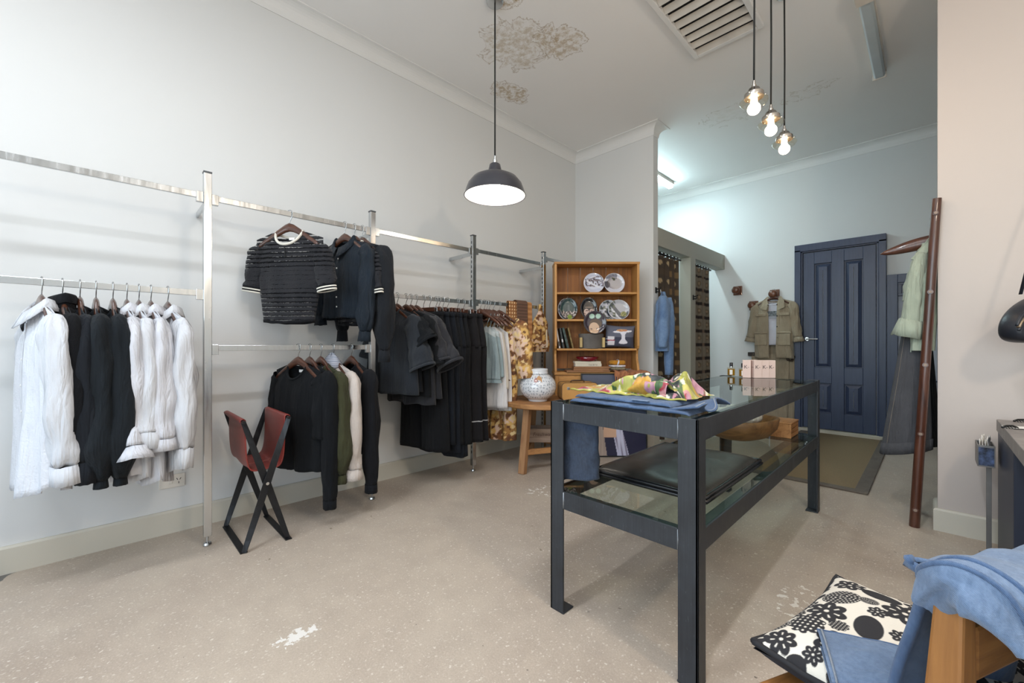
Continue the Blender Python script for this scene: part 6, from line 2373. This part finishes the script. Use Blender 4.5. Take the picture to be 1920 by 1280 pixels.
m = MB().grid(cushf(1), NC, NC)
nt_ = len(m.v)
m.grid(cushf(-1), 40, 40)
def cp(i, p):
    if i < nt_:
        u, v = (i % (NC+1))/NC, (i//(NC+1))/NC
        x, y = (u-.5)*2*CS, (v-.5)*2*CS
        k = 0
        for ox, oy in ((-.3, -.3), (.3, .3), (.3, -.3), (-.3, .3)):
            k += print_at(x+ox*2*CS/NC, y+oy*2*CS/NC)
        return mixc((212, 205, 192), (34, 33, 36), k/4.0)
    return (34, 36, 44)
m.build('cushion_cover', M_cush, cu_, smooth=True, paint=cp)
edge = []
for k in range(161):
    t = k/160*4
    s, q = int(t) % 4, t % 1
    uv = ((q, 0), (1, q), (1-q, 1), (0, 1-q))[s]
    p = Vector(cushf(1)(*uv))
    edge.append(p+Vector((0, 0, -.001)))
MB().tube(edge, .006, 8).build('piping', plain('black_cotton_piping', '#17171b', .8), cu_, smooth=True)

# jeans thrown over the chair back, one leg lying across the seat
jd = thing('jeans', 'washed blue jeans draped over the back of the oak chair', 'jeans', C0, math.atan2(U.y, U.x)-PI/2)
def bjf(u, v):
    """across the back: v runs from the seat side, over the rail, down behind"""
    y = .028+.47*u
    s = v*1.05
    wob = .012*nz(u*6, v*6, 2)+.012*math.sin(u*13+v*4)
    if s < .26:
        x, z = -.045-.03*(1-s/.26)+wob, .49+s*(.968-.19*u)
    elif s < .40:
        a = PI*(s-.26)/.14
        x, z = .008-.060*math.cos(a), .742-.05*u+.014*math.sin(a)
    else:
        q = s-.40
        x, z = .070+.12*q+.05*math.sin(q*5)+wob*1.6, .742-.05*u-q*.98
    return (x, y+.03*nz(v*4, u, 5)-(.0 if s < .4 else .035*(s-.4)), z+.008*nz(u*8, v*5, 9))
MB().grid(bjf, 60, 80).build('drape', D_light, jd, smooth=True, solid=.006)
# near edge bunched over the top of the post, with its double seam
def bun(u, v):
    a = 2*PI*u
    t = v
    c = Vector((-.018+.095*t, .006-.012*math.sin(PI*t), .712+.048*math.sin(PI*min(1, t*1.05))**.8))
    r = .020+.014*math.sin(PI*t)+.006*math.sin(3*a+5*t)+.006*nz(math.cos(a)*2, math.sin(a)*2, t*4)
    tang = Vector((.17, 0, .19*math.cos(PI*t))).normalized()
    n1 = Vector((0, 1, 0))
    n2 = tang.cross(n1)
    return c+n1*(r*1.15*math.cos(a))+n2*(r*math.sin(a)*.8)
MB().grid(bun, 40, 44, True).build('bunched_waist', D_light, jd, smooth=True)
for off in (.25, .33):
    MB().tube([bun(off+.02*math.sin(k/6), .12+.8*k/40) for k in range(41)], .0035, 6).build('double_seam', D_mid, jd, smooth=True)
MB().tube([tuple(Vector(bjf(.0, .40+.6*k/40))+Vector((0, -.004, 0))) for k in range(41)], .007, 8).build('side_seam', D_mid, jd, smooth=True)
MB().tube([tuple(Vector(bjf(.0, .0+.27*k/30))+Vector((0, -.004, 0))) for k in range(31)], .007, 8).build('front_seam', D_mid, jd, smooth=True)
def jl(u, v):
    a = 2*PI*u
    t = v
    cx_ = -.185+.135*t
    cy_ = .06+.12*t
    w_ = .075-.005*t
    dirx, diry = .75, .66
    z = SZ+.0145+.096+.006*nz(u*3, v*4, 1)+(.011 if math.sin(a) > 0 else -.004)*abs(math.sin(a))**.5-.02*abs(t-.5)
    return (cx_-diry*w_*math.copysign(abs(math.cos(a))**.6, math.cos(a))*1.0, cy_+dirx*w_*math.copysign(abs(math.cos(a))**.6, math.cos(a)), z)
lgj = MB().grid(jl, 40, 30, True).build('leg', D_light, jd, smooth=True)
for uu in (.5, .46, .0):
    MB().tube([tuple(Vector(jl(uu, k/30))+Vector((0, 0, .004))) for k in range(31)], .0028, 6).build('leg_seam', D_mid, lgj, smooth=True)
MB().tube([tuple(Vector(jl(.02+.46*k/24, .035))+Vector((0, 0, .002))) for k in range(25)], .0018, 6).build('hem_stitch', D_seam, lgj, smooth=True)
# ================================================================== LAMPS AND CEILING FITTINGS
M_encl = plain('charcoal_enamel', '#33333a', .28, 0, .03, 6, Coat_Weight=.4)
M_enclw = plain('white_enamel_inside', '#f2f0ea', .35)
M_cord = plain('black_flex', '#141414', .7)
PX, PY_ = -1.995, 1.816
pd = thing('pendant_lamp', 'charcoal enamel dome pendant hanging over the clothes rack', 'pendant lamp', (PX, PY_, ZC))
MB().lathe([(0, 0), (.055, 0), (.055, -.012), (.048, -.02), (.02, -.024), (0, -.024)], 28).build('ceiling_rose', M_chrome, pd, smooth=True, auto=40)
MB().tube([(0, 0, -.02), (0, 0, -1.02)], .005, 8).build('flex', M_cord, pd, smooth=True)
MB().lathe([(0, -1.01), (.008, -1.01), (.009, -1.03), (.014, -1.035), (.014, -1.055), (.020, -1.058), (.020, -1.066), (0, -1.066)], 16).build('lamp_holder', M_chrome, pd, smooth=True, auto=40)
sh = MB().lathe([(.0, -1.06), (.028, -1.06), (.035, -1.066), (.046, -1.112), (.048, -1.124), (.10, -1.135), (.145, -1.158), (.175, -1.195), (.190, -1.235), (.197, -1.262), (.199, -1.268)], 64)
s_ = sh.build('lamp_shade', M_encl, pd, smooth=True, auto=60)
MB().lathe([(.0, -1.128), (.095, -1.140), (.141, -1.163), (.171, -1.200), (.186, -1.238), (.194, -1.266), (.199, -1.269)], 64).build('shade_lining', M_enclw, s_, smooth=True)
MB().lathe([(.199+.0028*math.cos(2*PI*k/8), -1.268+.0028*math.sin(2*PI*k/8)) for k in range(9)], 64).build('rim', M_encl, s_, smooth=True)
bulb = [(0, -1.128), (.016, -1.128), (.018, -1.15)]+[(.036*math.sin(a), -1.198-.036*math.cos(PI-a)) for a in []]+[(.036*math.cos(b), -1.195-.036*math.sin(b)) for b in [-.9+2.47*k/10 for k in range(11)]]
MB().lathe(bulb, 24).build('bulb', emit('pendant_bulb_glow', '#fff6ec', 85), pd, smooth=True)

M_cg = glassy('clear_lamp_glass', (.96, .93, .86), 1.5)
M_alu = plain('spun_aluminium', '#b4b0aa', .25, 1.0, .03)
GB = emit('filament_bulb_glow', '#ffdcb4', 55)
for k, (y, x, z, lab) in enumerate(((2.46, -.660, 2.355, 'glass-skirted bulb pendant nearest, leftmost of the three over the table'),
                                    (2.757, -.652, 2.345, 'glass-skirted bulb pendant, middle of the three over the table'),
                                    (3.085, -.655, 2.345, 'glass-skirted bulb pendant farthest, rightmost of the three over the table'))):
    r = thing('bulb_pendant', lab, 'pendant lamp', (x, y, z), 0, None)
    MB().lathe([(0, ZC-z), (.045, ZC-z), (.045, ZC-z-.015), (.01, ZC-z-.024), (0, ZC-z-.024)], 24).build('ceiling_rose', M_alu, r, smooth=True, auto=40)
    MB().tube([(0, 0, ZC-z-.02), (.002, 0, .5), (0, 0, .085)], .0048, 8).build('flex', M_cord, r, smooth=True)
    MB().lathe([(0, .09), (.007, .09), (.008, .07), (.013, .066), (.013, .056), (.026, .048), (.034, .03), (.046, .022), (.048, .004), (.046, .0)], 28).build('gallery', M_alu, r, smooth=True, auto=40)
    for q in range(3):
        a = q*2*PI/3+.4
        MB().tube([(.046*math.cos(a), .046*math.sin(a), .01), (.062*math.cos(a), .062*math.sin(a), .01)], .0025, 6).build('thumb_screw', M_chrome, r, smooth=True)
    MB().lathe([(.044, .012), (.050, -.004), (.060, -.014), (.068, -.018), (.066, -.026), (.058, -.036), (.050, -.040)], 36).build('glass_skirt', M_cg, r, smooth=True)
    MB().lathe([(0, .0), (.014, 0), (.016, -.02)]+[(.031*math.cos(b), -.058-.031*math.sin(b)) for b in [-.95+2.52*q/12 for q in range(13)]], 28).build('bulb', GB, r, smooth=True)

# ceiling air vent
vt = thing('ceiling_vent', 'white-framed louvred air vent set in the ceiling', 'vent', (0, 0, 0))
vx0, vx1, vy0, vy1 = -1.285, -.815, 2.42, 3.265
m = MB()
for x0, y0, x1, y1 in ((vx0, vy0, vx0+.035, vy1), (vx1-.035, vy0, vx1, vy1), (vx0+.035, vy0, vx1-.035, vy0+.035), (vx0+.035, vy1-.035, vx1-.035, vy1)):
    m.box(x0, y0, ZC-.032, x1, y1, ZC-.0005)
m.build('vent_frame', M_trim, vt, bevel=.003)
MB().box(vx0+.035, vy0+.035, ZC-.0025, vx1-.035, vy1-.035, ZC-.0006).build('dark_duct', plain('duct_black', '#0b0b0c', .9), vt)
M_lou = plain('louvre_white', '#c8c3ba', .45)
n_l = 9
for k in range(n_l):
    y = vy0+.055+(vy1-vy0-.11)*k/(n_l-1)
    sgn = -1 if k < n_l/2 else -1
    m = MB()
    c = Vector(((vx0+vx1)/2, y, ZC-.014))
    m.box(-(vx1-vx0)/2+.036, -.024, -.0015, (vx1-vx0)/2-.036, .024, .0015, Matrix.Translation(c+Vector((0, 0, -.003))) @ Matrix.Rotation(-.55, 4, 'X'))
    m.build('louvre', M_lou, vt, bevel=.0005)

# fluorescent battens
M_diff = plain('opal_diffuser', '#b9c4c8', .35, 0, .02)
M_batt = plain('batten_white', '#d2cbc0', .45)
fb = thing('ceiling_batten', 'unlit white fluorescent batten on the ceiling right of the pendants', 'ceiling light', (-.292, 0, ZC))
MB().box(-.042, 3.40, -.035, .042, 4.50, -.0005).build('batten_body', M_batt, fb, bevel=.003)
m = MB()
m.rings([[(-.034, y, -.035), (-.036, y, -.055), (-.024, y, -.072), (.024, y, -.072), (.036, y, -.055), (.034, y, -.035)] for y in (3.44, 4.488)], True, True)
m.build('diffuser', M_diff, fb, bevel=.002)
MB().box(-.044, 4.488, -.078, .044, 4.50, -.0005).build('end_cap', M_batt, fb, bevel=.003)
MB().box(-.046, 3.28, -.082, .046, 3.44, -.0005).build('junction_cover', M_batt, fb, bevel=.004)
fl = thing('ceiling_batten', 'lit fluorescent batten behind the partition, above the fitting rooms', 'ceiling light', (-2.53, 0, ZC))
MB().box(-.045, 4.36, -.04, .045, 5.60, -.0005).build('batten_body', M_batt, fl, bevel=.003)
MB().rings([[(-.036, y, -.04), (-.038, y, -.06), (-.026, y, -.082), (.026, y, -.082), (.038, y, -.06), (.036, y, -.04)] for y in (4.38, 5.585)], True, True).build('diffuser', emit('tube_glow', '#d6f8ff', 34), fl)
# ================================================================== LIGHT
def area(name, loc, target, sx, sy, power, c, spread=None):
    l = bpy.data.lights.new(name, 'AREA')
    l.shape = 'RECTANGLE'
    l.size, l.size_y = sx, sy
    l.energy = power
    l.color = c
    if spread:
        l.spread = math.radians(spread)
    o = bpy.data.objects.new(name, l)
    COL.objects.link(o)
    o.location = loc
    d = Vector(target)-Vector(loc)
    o.rotation_euler = d.to_track_quat('-Z', 'Y').to_euler()
    return o
# daylight at the shop window behind the camera
area('window_daylight', (-.3, YFR-.2, 1.6), (-.3, 3, 1.5), 4.4, 2.2, 88, (.88, .94, 1.04))
# fluorescent battens on the ceiling over the shop floor (above and behind the camera)
area('ceiling_batten_light', (-.3, .6, ZC-.08), (-.3, .6, 0), .12, 1.3, 26, (.94, .99, 1.06))
area('entrance_batten_light', (-1.25, -.9, ZC-.08), (-1.25, -.9, 0), .12, 1.3, 29, (.94, 1.0, 1.07))
# batten over the fitting rooms (its lit diffuser is modelled too)
area('fitting_room_batten_light', (-2.53, 5.0, ZC-.13), (-2.53, 5.0, 0), .08, 1.2, 12, (.78, .97, 1.05))

# warm lamp over the shop counter, out of frame to the right
lp = bpy.data.lights.new('counter_lamp_light', 'POINT')
lp.energy = 40
lp.color = (1.0, .84, .66)
lp.shadow_soft_size = .09
lo = bpy.data.objects.new('counter_lamp_light', lp)
COL.objects.link(lo)
lo.location = (.9, 1.0, 2.3)
w = bpy.data.worlds.new('world')
scene.world = w
w.use_nodes = True
nt = w.node_tree
nt.nodes.clear()
sky = nt.nodes.new('ShaderNodeTexSky')
sky.sky_type = 'NISHITA'
sky.sun_disc = False
sky.sun_elevation = math.radians(35)
bg = nt.nodes.new('ShaderNodeBackground')
bg.inputs['Strength'].default_value = .25
ow = nt.nodes.new('ShaderNodeOutputWorld')
nt.links.new(sky.outputs[0], bg.inputs[0])
nt.links.new(bg.outputs[0], ow.inputs[0])

vs = scene.view_settings
vs.view_transform = 'Standard'
vs.look = 'None'
vs.gamma = 1.0
vs.use_curve_mapping = False
vs.exposure = 0.36
scene.display_settings.display_device = 'sRGB'
scene.cycles.use_denoising = True
scene.cycles.max_bounces = 10
scene.cycles.transparent_max_bounces = 16
scene.cycles.sample_clamp_indirect = 6.0
scene.cycles.caustics_reflective = False
scene.cycles.caustics_refractive = False
